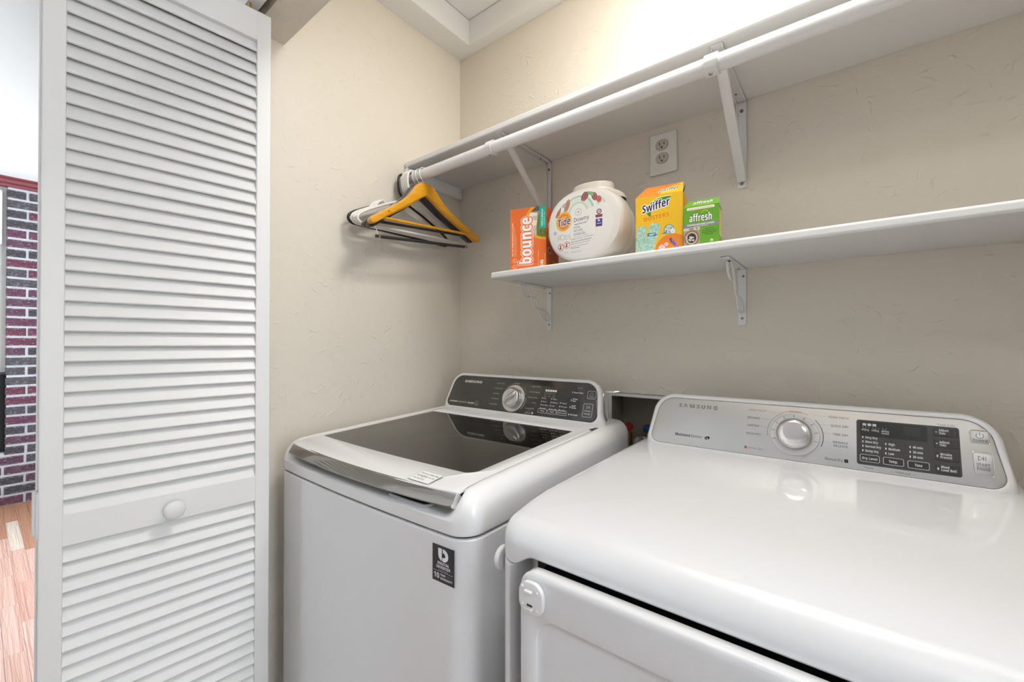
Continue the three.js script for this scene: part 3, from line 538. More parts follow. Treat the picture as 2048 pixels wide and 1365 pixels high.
// ------------------------------------------------------------------ dryer
const dryY = (z) => .984 + .025 * (.2 - z);
{
  const t = thing('clothes_dryer', 'white front loading clothes dryer with a silver control panel, right of the washer', 'dryer');
  const X0 = .818, X1 = 1.520, Z0 = .05, Z1 = .7275, FP = footprint(X0, X1, Z0, Z1, .037, .003, 120);
  const ring = (inset, y) => FP.map((p) => V(p.x - p.nx * inset, y, p.z - p.nz * inset));
  const SEAM = .892;
  { // cabinet with corner posts; the front between them set back behind the door
    const pl = []; for (const p of FP) { const w = p.nz > .9 ? smooth(.851, .862, p.x) * (1 - smooth(1.476, 1.487, p.x)) : 0; pl.push([p, w]); }
    const r2 = (inset, y) => pl.map(([p, w]) => V(p.x - p.nx * inset, y, p.z - p.nz * inset - .045 * w));
    part('cabinet', loft([r2(.01, .03), r2(0, .04), r2(0, .5), r2(0, SEAM - .004), r2(.0010, SEAM - .0022), r2(.003, SEAM - .0012), r2(.012, SEAM - .001)], {}), M.enamel, t);
    part('seam_gasket', loft([r2(.0075, SEAM - .006), r2(.0075, SEAM + .012)], {}), M.black, t);
    part('door_gasket', box(.872, 1.466, .862, .934, .664, .686), M.black, t, 'black gap above the door');
  }
  const ths = [0, 10, 20, 32, 44, 56, 68, 80, 90], RS = .032, HS = .031, fall = (z) => { const q = Math.max(0, (z - .58) / .155); return .021 * q * q; };
  const bw = (p) => p.nz > .5 ? smooth(.852, .892, p.x) * (1 - smooth(1.446, 1.486, p.x)) : 0;
  const cov = [];
  for (const [ins, y, lift, back] of [[.010, SEAM + .001, .012, .02], [.004, SEAM + .0004, .011, .006], [.0012, SEAM + .0016, .0105, .0012], [0, SEAM + .004, .011, 0]])
    cov.push(FP.map((p) => { const w = bw(p); return V(p.x - p.nx * ins, y + .0125 * w + lift * w * .6, p.z - p.nz * mix(ins, back, w)); }));
  ths.forEach((th) => cov.push(FP.map((p) => { const s = Math.sin(th * R), k = 1 - Math.cos(th * R), x = p.x - p.nx * RS * k, z = p.z - p.nz * RS * k; return V(x, dryY(z) - fall(p.z - p.nz * RS * k) - HS * (1 - s), z); })));
  for (const k of [.06, .14, .24, .36, .5, .66, .82, 1]) cov.push(FP.map((p) => { const ax = p.x - p.nx * RS, az = p.z - p.nz * RS, x = mix(ax, mix(1.12, 1.22, (ax - X0) / (X1 - X0)), k), z = mix(az, mix(.34, .42, (az - Z0) / (Z1 - Z0)), k); return V(x, dryY(z) - fall(z) + .0012 * k, z); }));
  part('top_cover', loft(cov, { capB: true }), M.enamel, t);
  { // door: rounded slab with a shallow pressed panel
    const o = rectPts(.887, 1.452, .24, .909, .026), hole = roundPoly([[.917, .30], [1.422, .30], [1.422, .846], [.917, .846]], [.03, .03, .03, .03], 8, 4);
    const d = subGroup('door', t); part('door_back', box(.90, 1.44, .26, .895, .70, .735), M.dark, d);
    const s = slab(o, .0120, .0055, [hole], 4); s.translate(0, 0, .7375); part('door_frame', toCreasedNormals(s, 35 * R), M.enamel, d);
    const ringsIn = [[0, .7540], [.003, .7527], [.008, .7500], [.014, .7485]].map(([k, z]) => roundPoly([[.917 - .007 + k, .30 - .007 + k], [1.422 + .007 - k, .30 - .007 + k], [1.422 + .007 - k, .846 + .007 - k], [.917 - .007 + k, .846 + .007 - k]], [.034, .034, .034, .034], 8, 4).map((p) => V(p.x, p.y, z)));
    part('pressed_panel', loft(ringsIn, { capB: true }), M.enamel, d);
  }
  // console
  const F = consoleFrame(1.171, .998, .175, 1.110, .135);
  const C = { wb: .3065, wt: .2865, t0: -.0095, t1: .1075, rb: .020, rt: .042, recess: .006, back: .048, taper: -.010, flare: .026, flareH: .040, drop: .03 };
  const { shell, outline } = consoleShell(F, C);
  part('console', shell, M.plastic, t);
  const print = printCanvas('#c9c8c6', ({ g, T, B, L, A, X, Y }) => {
    const k = '#3b3a39', r = '#9a6a5e';
    T('MoistureSensor', -.2446, .0128, .0062, { color: '#1c1c1c', w: 0.0001 || 0 , alpha: 0 });
    T('Moisture', -.2446, .0128, .0066, { color: '#161616', w: .0365, bold: true }); T('Sensor', -.2076, .0128, .0066, { color: '#333', w: .0262 });
    g.fillStyle = '#181818'; g.beginPath(); g.arc(X(-.1722), Y(.0150), .0036 * SCALE, 0, 7); g.arc(X(-.1682), Y(.0160), .0034 * SCALE, 0, 7); g.fill(); T('hp', -.1745, .0135, .0036, { color: '#e8e8e8', w: .007 });
    const w = (s, a, b, x, o = {}) => T(s, a, b - .0022, .0046, { color: k, w: x, ...o });
    w('HEAVY DUTY', -.0869, .0922, .0357, { alpha: .6 }); w('BEDDING', -.0881, .0742, .025); w('SANITIZE', -.0882, .0569, .024); w('DELICATES', -.0893, .0382, .0293); w('NORMAL', -.0076, .0953, .0223, { alpha: .6 });
    w('PERM PRESS', .0608, .0910, .0336, { alpha: .8 }); w('QUICK DRY', .0643, .0734, .0295); w('TIME DRY', .0678, .0558, .0256); w('WRINKLE', .0678, .0400, .025); w('RELEASE', .0692, .0330, .0236);
    B(-.0908, .0038, -.0858, .0090, r, 0, .0006, r); T('Sensor Dry', -.0838, .0042, .0044, { color: r, w: .029, alpha: .75 });
    T('Manual Dry', .0554, .0024, .0050, { color: k, w: .029 }); B(.0868, .0016, .0926, .0080, k, 0, .001, '#2b2a29'); L(.0885, .0055, .0895, .0035, '#ddd', .0004); L(.0895, .0035, .0905, .0055, '#ddd', .0004);
    for (const [a, b, e, f] of [[-.049, .0925, -.022, .091], [-.062, .0745, -.042, .0735], [-.063, .0572, -.0465, .0562], [-.059, .0388, -.0485, .038], [.036, .0915, .059, .0912], [.047, .0735, .0625, .0735], [.0525, .0560, .0665, .0558], [.052, .038, .0665, .038]]) L(a, b, e, f, k, .0003, .55);
    A(.0025, .0465, .0500, 62, 190, r, .0008); A(.0025, .0465, .0500, -22, 44, k, .0011);
    T('*Sound', .1165, -.0035, .0030, { color: k }); T('*Child Lock', .162, -.0050, .0030, { color: k }); L(.155, -.003, .160, -.0045, k); L(.186, -.0045, .191, -.003, k); T('*Lower 3 secs', .222, .0930, .0028, { color: k });
    // buttons stamped into the metal
    A(.2754, .0800, .0046, -230, 50, k, .0006); L(.2754, .0805, .2754, .0858, k, .0006); T('POWER', .2754, .0698, .0036, { color: k, w: .0185, align: 'center' });
    g.strokeStyle = k; g.lineWidth = 2; g.beginPath(); g.moveTo(X(.2715), Y(.0440)); g.lineTo(X(.2715), Y(.0365)); g.lineTo(X(.2775), Y(.04025)); g.closePath(); g.stroke(); L(.2775, .0440, .2775, .0365, k, .0006); L(.2800, .0440, .2800, .0365, k, .0006);
    T('START', .2765, .0275, .0044, { color: k, w: .0165, align: 'center' }); L(.2682, .0258, .2848, .0258, k, .0003); T('PAUSE', .2765, .0200, .0044, { color: k, w: .0165, align: 'center' });
  });
  const brushed = dataTex(512, () => { const n = 512, f = new Float32Array(n * n), a = tileNoise(n, 256); for (let y = 0; y < n; y++) { let v = rnd(); for (let x = 0; x < n; x++) { if (rnd() < .02) v = mix(v, rnd(), .6); f[y * n + x] = v * .7 + a[y * n + x] * .3; } } return f; });
  brushed.repeat.set(2, 8);
  const metal = std({ map: print, roughness: .34, metalness: .88, bumpMap: brushed, bumpScale: .00006 });
  {
    const q = panelUV(slab(outline(-.0005), .002, .0012, [], 2)); q.translate(0, 0, -.0046); q.applyMatrix4(F); part('control_panel', toCreasedNormals(q, 30 * R), metal, t, 'brushed silver control panel');
    const place = (g) => { g.applyMatrix4(F); return g; };
    for (const [a, b, c, d] of [[.2634, .0672, .2874, .0888], [.2644, .0112, .2887, .0502]]) {
      const rim = slab(rectPts(a - .0012, c + .0012, b - .0012, d + .0012, .0042), .0008, .0005, [rectPts(a, c, b, d, .0032)]); rim.translate(0, 0, -.0016);
      const bt = panelUV(slab(rectPts(a + .0006, c - .0006, b + .0006, d - .0006, .003), .0012, .0006)); bt.translate(0, 0, -.0022);
      const o = part('button', toCreasedNormals(place(bt), 30 * R), metal, t, 'silver push button'); part('button_rim', place(rim), M.chrome, o);
    }
    // dark display with raised keys
    const dprint = printCanvas('#3a3937', ({ g, T, B, L, A, X, Y }) => {
      const c = '#e4e3df';
      B(.1118, .0590, .2085, .0880, '#000', 0, .002, '#151514'); B(.1756, .0678, .1990, .0842, '#000', 0, .001, '#262724');
      for (let i = 0; i < 3; i++) { B(.1155 + i * .0076, .0792, .1213 + i * .0076, .0842, c, 0, .001, '#d2d1cd'); g.strokeStyle = '#bbb'; g.lineWidth = 2; g.beginPath(); const x = .1155 + i * .0150; g.moveTo(X(x), Y(.0780)); g.lineTo(X(x + .0012), Y(.0735)); g.lineTo(X(x + .0045), Y(.0735)); g.lineTo(X(x + .0057), Y(.0780)); g.stroke(); if (i < 2) T('»', x + .0085, .0745, .0030, { color: c }); T(['Drying', 'Cooling', 'Wrinkle'][i], x - .0015, .0695, .0030, { color: c, w: .0112, bold: true }); }
      T('Prevent', .1440, .0655, .0030, { color: c, w: .0112, bold: true });
      const row = (s, y, n, wd) => { B(s - .0045, y - .0006, s - .0026, y + .0034, c, 0, .0005, c); T(n, s, y - .0008, .0042, { color: c, w: wd, bold: true }); };
      row(.1193, .0548, 'Very Dry', .0185); row(.1192, .0462, 'More Dry', .0190); row(.1192, .0375, 'Normal Dry', .0235); row(.1190, .0288, 'Damp Dry', .0200);
      row(.1534, .0460, 'High', .0095); row(.1533, .0370, 'Medium', .0168); row(.1530, .0282, 'Low', .0082); row(.1877, .0452, '40 min', .0140); row(.1875, .0362, '30 min', .0140); row(.1872, .0274, '20 min', .0140);
      const key = (a, b, e, f, n) => { B(a, b, e, f, c, .0008, .0025, '#232221'); T(n, (a + e) / 2, (b + f) / 2 - .0024, .0050, { color: c, w: n.length * .0026, align: 'center', bold: true }); };
      key(.1112, .0090, .1399, .0222, 'Dry Level'); key(.1455, .0086, .1742, .0218, 'Temp.'); key(.1800, .0078, .2087, .0210, 'Time');
      const side = (b, f, n, m) => { B(.2165, b, .2478, f, '#555', 0, .002, '#2a2927'); n.split('|').forEach((q, i) => T(q, .2235, f - .0062 - i * .0054, .0042, { color: c, w: q.length * .0022, bold: true })); const y = (b + f) / 2; if (m === 'u' || m === 'd') { g.fillStyle = c; g.beginPath(); const o = m === 'u' ? 1 : -1; g.moveTo(X(.2185), Y(y - o * .0012)); g.lineTo(X(.2217), Y(y - o * .0012)); g.lineTo(X(.2201), Y(y + o * .0014)); g.fill(); } else B(.2190, y - .0022, .2210, y + .0022, c, 0, .0005, c); };
      side(.0722, .0872, 'Adjust|Time', 'u'); side(.0508, .0655, 'Adjust|Time', 'd'); side(.0280, .0435, 'Wrinkle|Prevent', 'b'); side(.0052, .0210, 'Mixed|Load Bell', 'b');
    });
    const glass = phy({ map: dprint, roughness: .3, clearcoat: .6, clearcoatRoughness: .15 });
    const dg = panelUV(slab(rectPts(.1062, .2503, .0028, .0908, .004), .0016, .001, [], 2)); dg.translate(0, 0, -.0022); const disp = part('display', place(dg), glass, t, 'dark display with white legends');
    for (const [b, f] of [[.0722, .0872], [.0508, .0655], [.0280, .0435], [.0052, .0210]]) { const kg = panelUV(slab(rectPts(.2166, .2478, b, f, .002), .0012, .0008)); kg.translate(0, 0, -.0002); part('key', place(kg), glass, disp); }
    for (const [a, b, e, f] of [[.1112, .0090, .1399, .0222], [.1455, .0086, .1742, .0218], [.1800, .0078, .2087, .0210]]) { const kg = panelUV(slab(rectPts(a - .0008, e + .0008, b - .0008, f + .0008, .003), .0006, .0005)); kg.translate(0, 0, -.0002); part('key', place(kg), glass, disp); }
  }
  dial(t, F, .0025, .0462, .0445, .0318, .023, true);
  { // raised metal emblem letters
    const font = await new FontLoader().loadAsync('fonts/droid/droid_sans_bold.typeface.json');
    const emblemM = std({ color: lin(.34, .335, .33), roughness: .3, metalness: .9 }); let x = -.2416; const em = subGroup('emblem', t); em.userData.label = 'raised chrome brand lettering';
    for (const ch of 'SAMSUNG') {
      const g = new TextGeometry(ch, { font, size: .0088, depth: .0012, curveSegments: 6, bevelEnabled: true, bevelThickness: .0003, bevelSize: .0002, bevelSegments: 1 });
      if (ch === 'A') { const p = new THREE.Shape([[0, 0], [.0021, 0], [.0041, .0066], [.0061, 0], [.0082, 0], [.0052, .0088], [.0030, .0088]].map((q) => new THREE.Vector2(...q))); const q = new THREE.ExtrudeGeometry(p, { depth: .0015, bevelEnabled: false }); g.copy(q); }
      g.computeBoundingBox(); const b = g.boundingBox; g.translate(-b.min.x, 0, 0); g.scale(1.22, 1, 1); const wd = (b.max.x - b.min.x) * 1.22;
      g.translate(x, .0848, -.0016); g.applyMatrix4(F); part('letter', g, emblemM, em); x += wd + .00235;
    }
  }
}
{ // child safety latch: plate on the dryer door, its round mate on the side
  const t = thing('safety_latch', 'small white oval child latch plate stuck to the upper left corner of the dryer door', 'latch');
  const g = slab(rectPts(.8915, .9325, .8530, .8985, .0165), .0045, .0018, [], 3); g.translate(0, 0, .7565); part('plate', toCreasedNormals(g, 30 * R), M.plastic, t);
  for (const [x, y] of [[.8985, .8905], [.9240, .8880], [.8985, .8660], [.9240, .8625]]) { const s = new THREE.SphereGeometry(.0021, 12, 8); s.scale(1, 1, .7); s.translate(x, y, .7632); part('stud', s, M.plastic, t); }
  part('tab', box(.9035, .9160, .8845, .8885, .7620, .7680, .0012), M.plastic, t); part('tab', box(.9040, .9165, .8612, .8648, .7620, .7675, .0012), M.plastic, t);
  part('tab_slot', box(.9065, .9155, .8652, .8680, .7625, .7633), M.dark, t);
  const d = thing('safety_latch', 'round white latch disc on the left flank of the dryer, facing the washer', 'latch');
  const q = new THREE.LatheGeometry([[0, .0002], [.019, 0], [.0205, .003], [.0205, .0085], [.0185, .0115], [.010, .0125], [0, .0128]].map(([a, b]) => new THREE.Vector2(a, b)), 36); q.rotateZ(90 * R); q.translate(.8178, .8790, .7000); part('disc', q, M.plastic, d);
}
{ // laundry outlet box in the wall between the machines
  const t = thing('outlet_box', 'recessed white laundry outlet box in the wall between washer and dryer', 'outlet box');
  const rim = slab(rectPts(.664, .871, .905, 1.0815, .004), .004, .001, [rectPts(.676, .859, .917, 1.0725, .003)]); rim.translate(0, 0, -.006); part('flange', rim, M.paint, t);
  const wm = std({ color: lin(.26, .23, .19), roughness: .7 });
  part('recess', join(box(.67, .865, .91, 1.078, -.095, -.09), box(.67, .676, .91, 1.078, -.09, -.006), box(.859, .865, .91, 1.078, -.09, -.006), box(.67, .865, 1.0725, 1.078, -.09, -.006), box(.67, .865, .91, .917, -.09, -.006)), wm, t);
  const tap = (x, y, name, label, col) => {
    const v = thing(name, label, 'tap'); part('valve_body', join(cyl(V(x, .918, -.045), V(x, y - .012, -.045), .010, 16), cyl(V(x, y - .012, -.045), V(x, y, -.045), .006, 12)), M.brass, v);
    const h = slab(roundPoly([[-.013, -.004], [-.004, -.013], [.004, -.013], [.013, -.004], [.013, .004], [.004, .013], [-.004, .013], [-.013, .004]], [.002, .002, .002, .002, .002, .002, .002, .002], 3, 2), .012, .0015); h.rotateX(-70 * R); h.translate(x, y, -.045); part('handle', toCreasedNormals(h, 30 * R), std({ color: col, roughness: .45 }), v);
  };
  tap(.716, .968, 'water_tap', 'red handled hot water tap in the wall box beside the washer', lin(.45, .03, .015)); tap(.777, .968, 'water_tap', 'blue handled cold water tap in the wall box beside the dryer', lin(.01, .09, .22));
  const h = thing('water_hose', 'grey braided water hose curving out below the blue tap', 'hose'); part('hose', tube([V(.777, .932, -.03), V(.776, .945, .0), V(.770, .950, .020), V(.767, .93, .03), V(.766, .7, .03)], .0095, 40), std({ color: lin(.30, .28, .25), roughness: .5, metalness: .4 }), h); part('coupling', cyl(V(.777, .928, -.034), V(.777, .944, -.006), .0125, 16), M.steel, h);
}
// ------------------------------------------------------------------ hangers on the rod
{
  const yellow = phy({ map: canvasTex(512, 256, (g, w, h) => { g.fillStyle = '#e3a21c'; g.fillRect(0, 0, w, h); for (let k = 0; k < 90; k++) { g.strokeStyle = `rgba(${170 + rnd() * 70},${100 + rnd() * 70},${rnd() * 40},${rr(.05, .22)})`; g.lineWidth = rr(1, 6); const y = rnd() * h, a = rr(-30, 30); g.beginPath(); g.moveTo(0, y); g.quadraticCurveTo(w / 2, y + a, w, y + rr(-10, 10)); g.stroke(); } }), roughness: .3, clearcoat: .7, clearcoatRoughness: .12 });
  const darkwood = phy({ color: lin(.022, .014, .011), roughness: .35, clearcoat: .5 });
  const wire = std({ color: lin(.80, .79, .77), roughness: .4, metalness: .5 }), whiteP = phy({ color: lin(.80, .78, .74), roughness: .35, clearcoat: .3 }), blackP = std({ color: lin(.012, .011, .011), roughness: .35 });
  // local axes: x along the rod, y up, z towards the room; the origin is the rod's centre
  const armPts = [[0, -.0325], [.020, -.0350], [.038, -.0450], [.054, -.0635], [.074, -.0850], [.110, -.113], [.160, -.1435], [.205, -.170], [.230, -.186], [.2365, -.196], [.232, -.2035], [.222, -.204], [.185, -.183], [.130, -.153], [.07, -.119], [.02, -.086], [0, -.074]];
  const closedPts = () => { const half = new THREE.CatmullRomCurve3(armPts.map(([a, b]) => V(a, b, 0)), false, 'centripetal').getPoints(60); const p = half.map((q) => new THREE.Vector2(q.x, q.y)); const m = half.slice(1, -1).reverse().map((q) => new THREE.Vector2(-q.x, q.y)); return p.concat(m); };
  const woodG = (() => { const g = new THREE.ExtrudeGeometry(shapeOf(closedPts()), { depth: .009, bevelEnabled: true, bevelThickness: .003, bevelSize: .003, bevelOffset: -.003, bevelSegments: 3 });
    return warp(g, (v) => { const a = v.x, b = v.y, c = v.z - .0045; const wide = 1 + .5 * smooth(.03, .22, Math.abs(a)); v.set(c * wide + .016 * (a / .23) ** 2, b, -a); }); })();
  { const p = woodG.attributes.position, uv = new Float32Array(p.count * 2); for (let i = 0; i < p.count; i++) { uv[i * 2] = p.getZ(i) * 2.2; uv[i * 2 + 1] = p.getY(i) * 5 + p.getX(i) * 4; } woodG.setAttribute('uv', new THREE.BufferAttribute(uv, 2)); }
  const hookG = tube([[0, -.036], [.004, -.031], [.015, -.020], [.0215, -.006], [.0205, .009], [.012, .0175], [0, .0205], [-.012, .017], [-.0195, .008], [-.021, -.004]].map(([z, y]) => V(0, y, z)), .0014, 60);
  const barG = cyl(V(.010, -.179, -.2), V(.010, -.179, .2), .0046, 14);
  const hang = (o, x, tilt, yaw) => { o.position.set(x, RY, RZ); o.rotation.set(tilt * R, yaw * R, 0, 'YXZ'); };
  const y1 = thing('wooden_hanger', 'yellow varnished wooden hanger, frontmost on the rod', 'hanger');
  part('body', woodG, yellow, y1); part('hook', hookG, wire, y1); part('trouser_bar', barG, yellow, y1);
  const no = new THREE.CylinderGeometry(.0022, .0022, .0004, 10); no.rotateZ(90 * R); no.translate(.0195, -.158, .165); part('nail', no, M.dark, y1);
  hang(y1, .143, 3.6, 0);
  const d1 = thing('wooden_hanger', 'dark brown wooden hanger with a hanging black trouser clamp bar', 'hanger');
  part('body', woodG, darkwood, d1); part('hook', hookG, wire, d1);
  part('clamp_bar', join(cyl(V(.004, -.226, -.2), V(.004, -.226, .2), .0052, 12)), M.dark, d1);
  part('clamp_wire', join([-1, 1].flatMap((s) => [tube([V(.004, -.188, s * .205), V(.004, -.205, s * .196), V(.004, -.226, s * .190)], .0013, 16), cyl(V(.004, -.226, s * .186), V(.004, -.226, s * .194), .0064, 12)])), M.chrome, d1);
  hang(d1, .1220, 5.4, .3);
  const d2 = thing('wooden_hanger', 'plain dark brown wooden hanger pressed between the yellow one and the white hangers', 'hanger');
  part('body', woodG, darkwood, d2); part('hook', hookG, wire, d2); part('trouser_bar', barG, darkwood, d2); hang(d2, .1045, 4.6, 0);
  // moulded tube hangers
  const loop = (() => { const h = [[0, -.077], [.06, -.093], [.12, -.116], [.175, -.141], [.205, -.157], [.219, -.170], [.2195, -.182], [.208, -.1905], [.19, -.192], [.1, -.1915]]; const p = h.map(([z, y]) => V(0, y, z)); const m = h.slice(1).reverse().map(([z, y]) => V(0, y, -z)); return p.concat([V(0, -.1915, 0)], m); })();
  const loopG = tube(loop, .0044, 150, true, 10);
  const neckG = tube([[0, -.079], [.001, -.066], [.009, -.054], [.0195, -.043], [.0235, -.028], [.0238, -.004], [.019, .014], [.008, .0225], [-.006, .0225], [-.017, .014], [-.020, .004]].map(([z, y]) => V(0, y, z)), .0043, 70);
  const notchG = join([-1, 1].map((s) => tube([V(0, -.113, s * .118), V(0, -.104, s * .124), V(0, -.110, s * .139), V(0, -.121, s * .150), V(0, -.1315, s * .156)], .003, 20)));
  const white = thing('plastic_hanger', '', 'hanger', 'white plastic hangers packed on the rod'); part('frame', loopG, whiteP, white); part('hook', neckG, whiteP, white); part('strap_notch', notchG, whiteP, white);
  const lab = ['white plastic hanger directly beside the black one, first of the white stack', 'second white plastic hanger of the stack from the left wall', 'third white plastic hanger of the stack, next to the outermost white one', 'outermost white plastic hanger, last of the white stack before the dark wooden ones'];
  [.055, .0643, .0736, .083].forEach((x, i) => { const o = i ? white.clone() : white; if (i) { o.name = numbered('plastic_hanger'); scene.add(o); } o.userData = { label: lab[i], category: 'hanger', group: 'white plastic hangers packed on the rod' }; hang(o, x, 1.4 + i * .4, 0); });
  const bl = thing('plastic_hanger', 'black plastic tube hanger nearest the left wall', 'hanger'); part('frame', loopG, blackP, bl); part('hook', neckG, blackP, bl); hang(bl, .030, .6, 2.4);
}
// ------------------------------------------------------------------ laundry supplies on the lower shelf
const ST = 1.4529;
function carton(t, w, h, d, front, sideC, backC, sideTex) {
  const side = std({ color: sideTex ? 0xffffff : sideC, map: sideTex ?? null, roughness: .5 }), plainS = std({ color: sideC, roughness: .5 });
  const g = new THREE.BoxGeometry(w, h, d); g.translate(0, h / 2, -d / 2);
  return part('carton', g, [side, plainS, plainS, plainS, phy({ map: front, roughness: .42, clearcoat: .25, clearcoatRoughness: .25 }), std({ color: backC, roughness: .5 })], t);
}
const sp = (g, str, x, y, px, w, color, o = {}) => { g.save(); g.translate(x, y); if (o.rot) g.rotate(o.rot * R); g.font = `${o.italic ? 'italic ' : ''}${o.bold === false ? '' : 'bold '}${px}px ${o.font ?? 'sans-serif'}`; const m = g.measureText(str).width; g.scale(w / m, 1); g.textAlign = 'left'; g.lineJoin = 'round'; for (const [c, lw] of o.outline ?? []) { g.strokeStyle = c; g.lineWidth = lw; g.strokeText(str, 0, 0); } g.fillStyle = color; g.fillText(str, 0, 0); g.restore(); };
{ // dryer sheets
  const t = thing('dryer_sheet_box', 'orange box of dryer sheets with white upright lettering, leftmost on the lower shelf', 'box');
  const front = canvasTex(440, 720, (g, w, h) => {
    g.fillStyle = '#f0701e'; g.fillRect(0, 0, w, h);
    g.fillStyle = '#f2a81f'; g.beginPath(); g.ellipse(440, 165, 258, 226, 0, 0, 7); g.fill();
    g.save(); g.beginPath(); g.ellipse(452, 165, 232, 200, 0, 0, 7); g.clip(); g.fillStyle = '#8f8a80'; g.fillRect(180, 0, 260, 400);
    g.fillStyle = '#5d5750'; g.fillRect(240, 0, 120, 52); g.fillStyle = '#c9c5bd'; g.fillRect(190, 90, 150, 300);
    g.fillStyle = '#efe8da'; for (const [x, y, a, b] of [[230, 60, 110, 44], [238, 150, 100, 66]]) { g.beginPath(); g.moveTo(x, y); g.lineTo(x + a, y + 12); g.lineTo(x + a - 12, y + b); g.lineTo(x + 10, y + b + 8); g.fill(); }
    g.fillStyle = '#6e7a26'; g.beginPath(); g.moveTo(346, 110); g.quadraticCurveTo(310, 230, 335, 400); g.lineTo(450, 400); g.lineTo(450, 60); g.fill();
    for (let k = 0; k < 60; k++) { g.strokeStyle = ['#3f4d16', '#93972f', '#2f3a10'][k % 3]; g.lineWidth = 3; const x = rr(335, 440), y = rr(260, 370); g.beginPath(); g.moveTo(x, y); g.lineTo(x + rr(-14, 14), y - rr(10, 30)); g.stroke(); }
    g.restore();
    g.fillStyle = '#17b29a'; g.fillRect(363, 0, 77, 262); sp(g, 'FREE & GENTLE', 402, 235, 26, 200, '#e9fff9', { rot: -90 }); sp(g, 'sensitive skin', 424, 225, 18, 160, '#c9f4ea', { rot: -90, bold: false });
    sp(g, 'bounce', 262, 668, 196, 560, '#ffffff', { rot: -90, outline: [['#fff3e4', 46], ['#ef6a16', 32], ['#ffffff', 6]] });
    sp(g, '25% OFF MORE WRINKLES & STATIC', 40, 560, 24, 400, '#ffe1c4', { rot: -90 }); sp(g, 'FEUILLES ASSOUPLISSANTES', 62, 560, 20, 360, '#ffc79a', { rot: -90, bold: false }); sp(g, 'ELECTRICITE STATIQUE', 80, 560, 20, 240, '#ffc79a', { rot: -90, bold: false });
    g.strokeStyle = '#ffd9b5'; g.lineWidth = 4; for (const y of [612, 682]) { g.beginPath(); g.arc(58, y, 26, 0, 7); g.stroke(); g.beginPath(); g.arc(58, y, 12, 0, 5); g.stroke(); }
    sp(g, '240', 406, 705, 50, 86, '#ffffff', { rot: -90 }); sp(g, 'SHEETS FEUILLES', 432, 700, 26, 150, '#ffb521', { rot: -90 }); sp(g, 'with fabric softener', 352, 705, 16, 200, '#ffd9b5', { rot: -90, bold: false });
    g.strokeStyle = '#8c3a10'; g.lineWidth = 3; g.beginPath(); g.moveTo(0, 652); g.lineTo(260, 652); g.quadraticCurveTo(360, 640, 440, 596); g.stroke();
  });
  const side = canvasTex(256, 512, (g, w, h) => { g.fillStyle = '#e8661a'; g.fillRect(0, 0, w, h); g.fillStyle = '#e2a51f'; g.fillRect(120, 420, 136, 92); for (const y of [150, 250, 355]) { g.fillStyle = '#f3e6da'; g.beginPath(); g.ellipse(66, y, 34, 30, 0, 0, 7); g.fill(); g.fillStyle = '#4a2c1a'; g.beginPath(); g.ellipse(68, y, 16, 20, 0, 0, 7); g.fill(); } g.strokeStyle = '#3a1a08'; g.lineWidth = 4; g.beginPath(); g.moveTo(0, 90); g.quadraticCurveTo(120, 150, 150, 260); g.stroke(); });
  carton(t, .1115, .1785, .118, front, lin(.75, .18, .02), lin(.75, .18, .02), side).name = 'carton';
  t.position.set(.5385, ST, .2575); t.rotation.y = 15 * R;
}
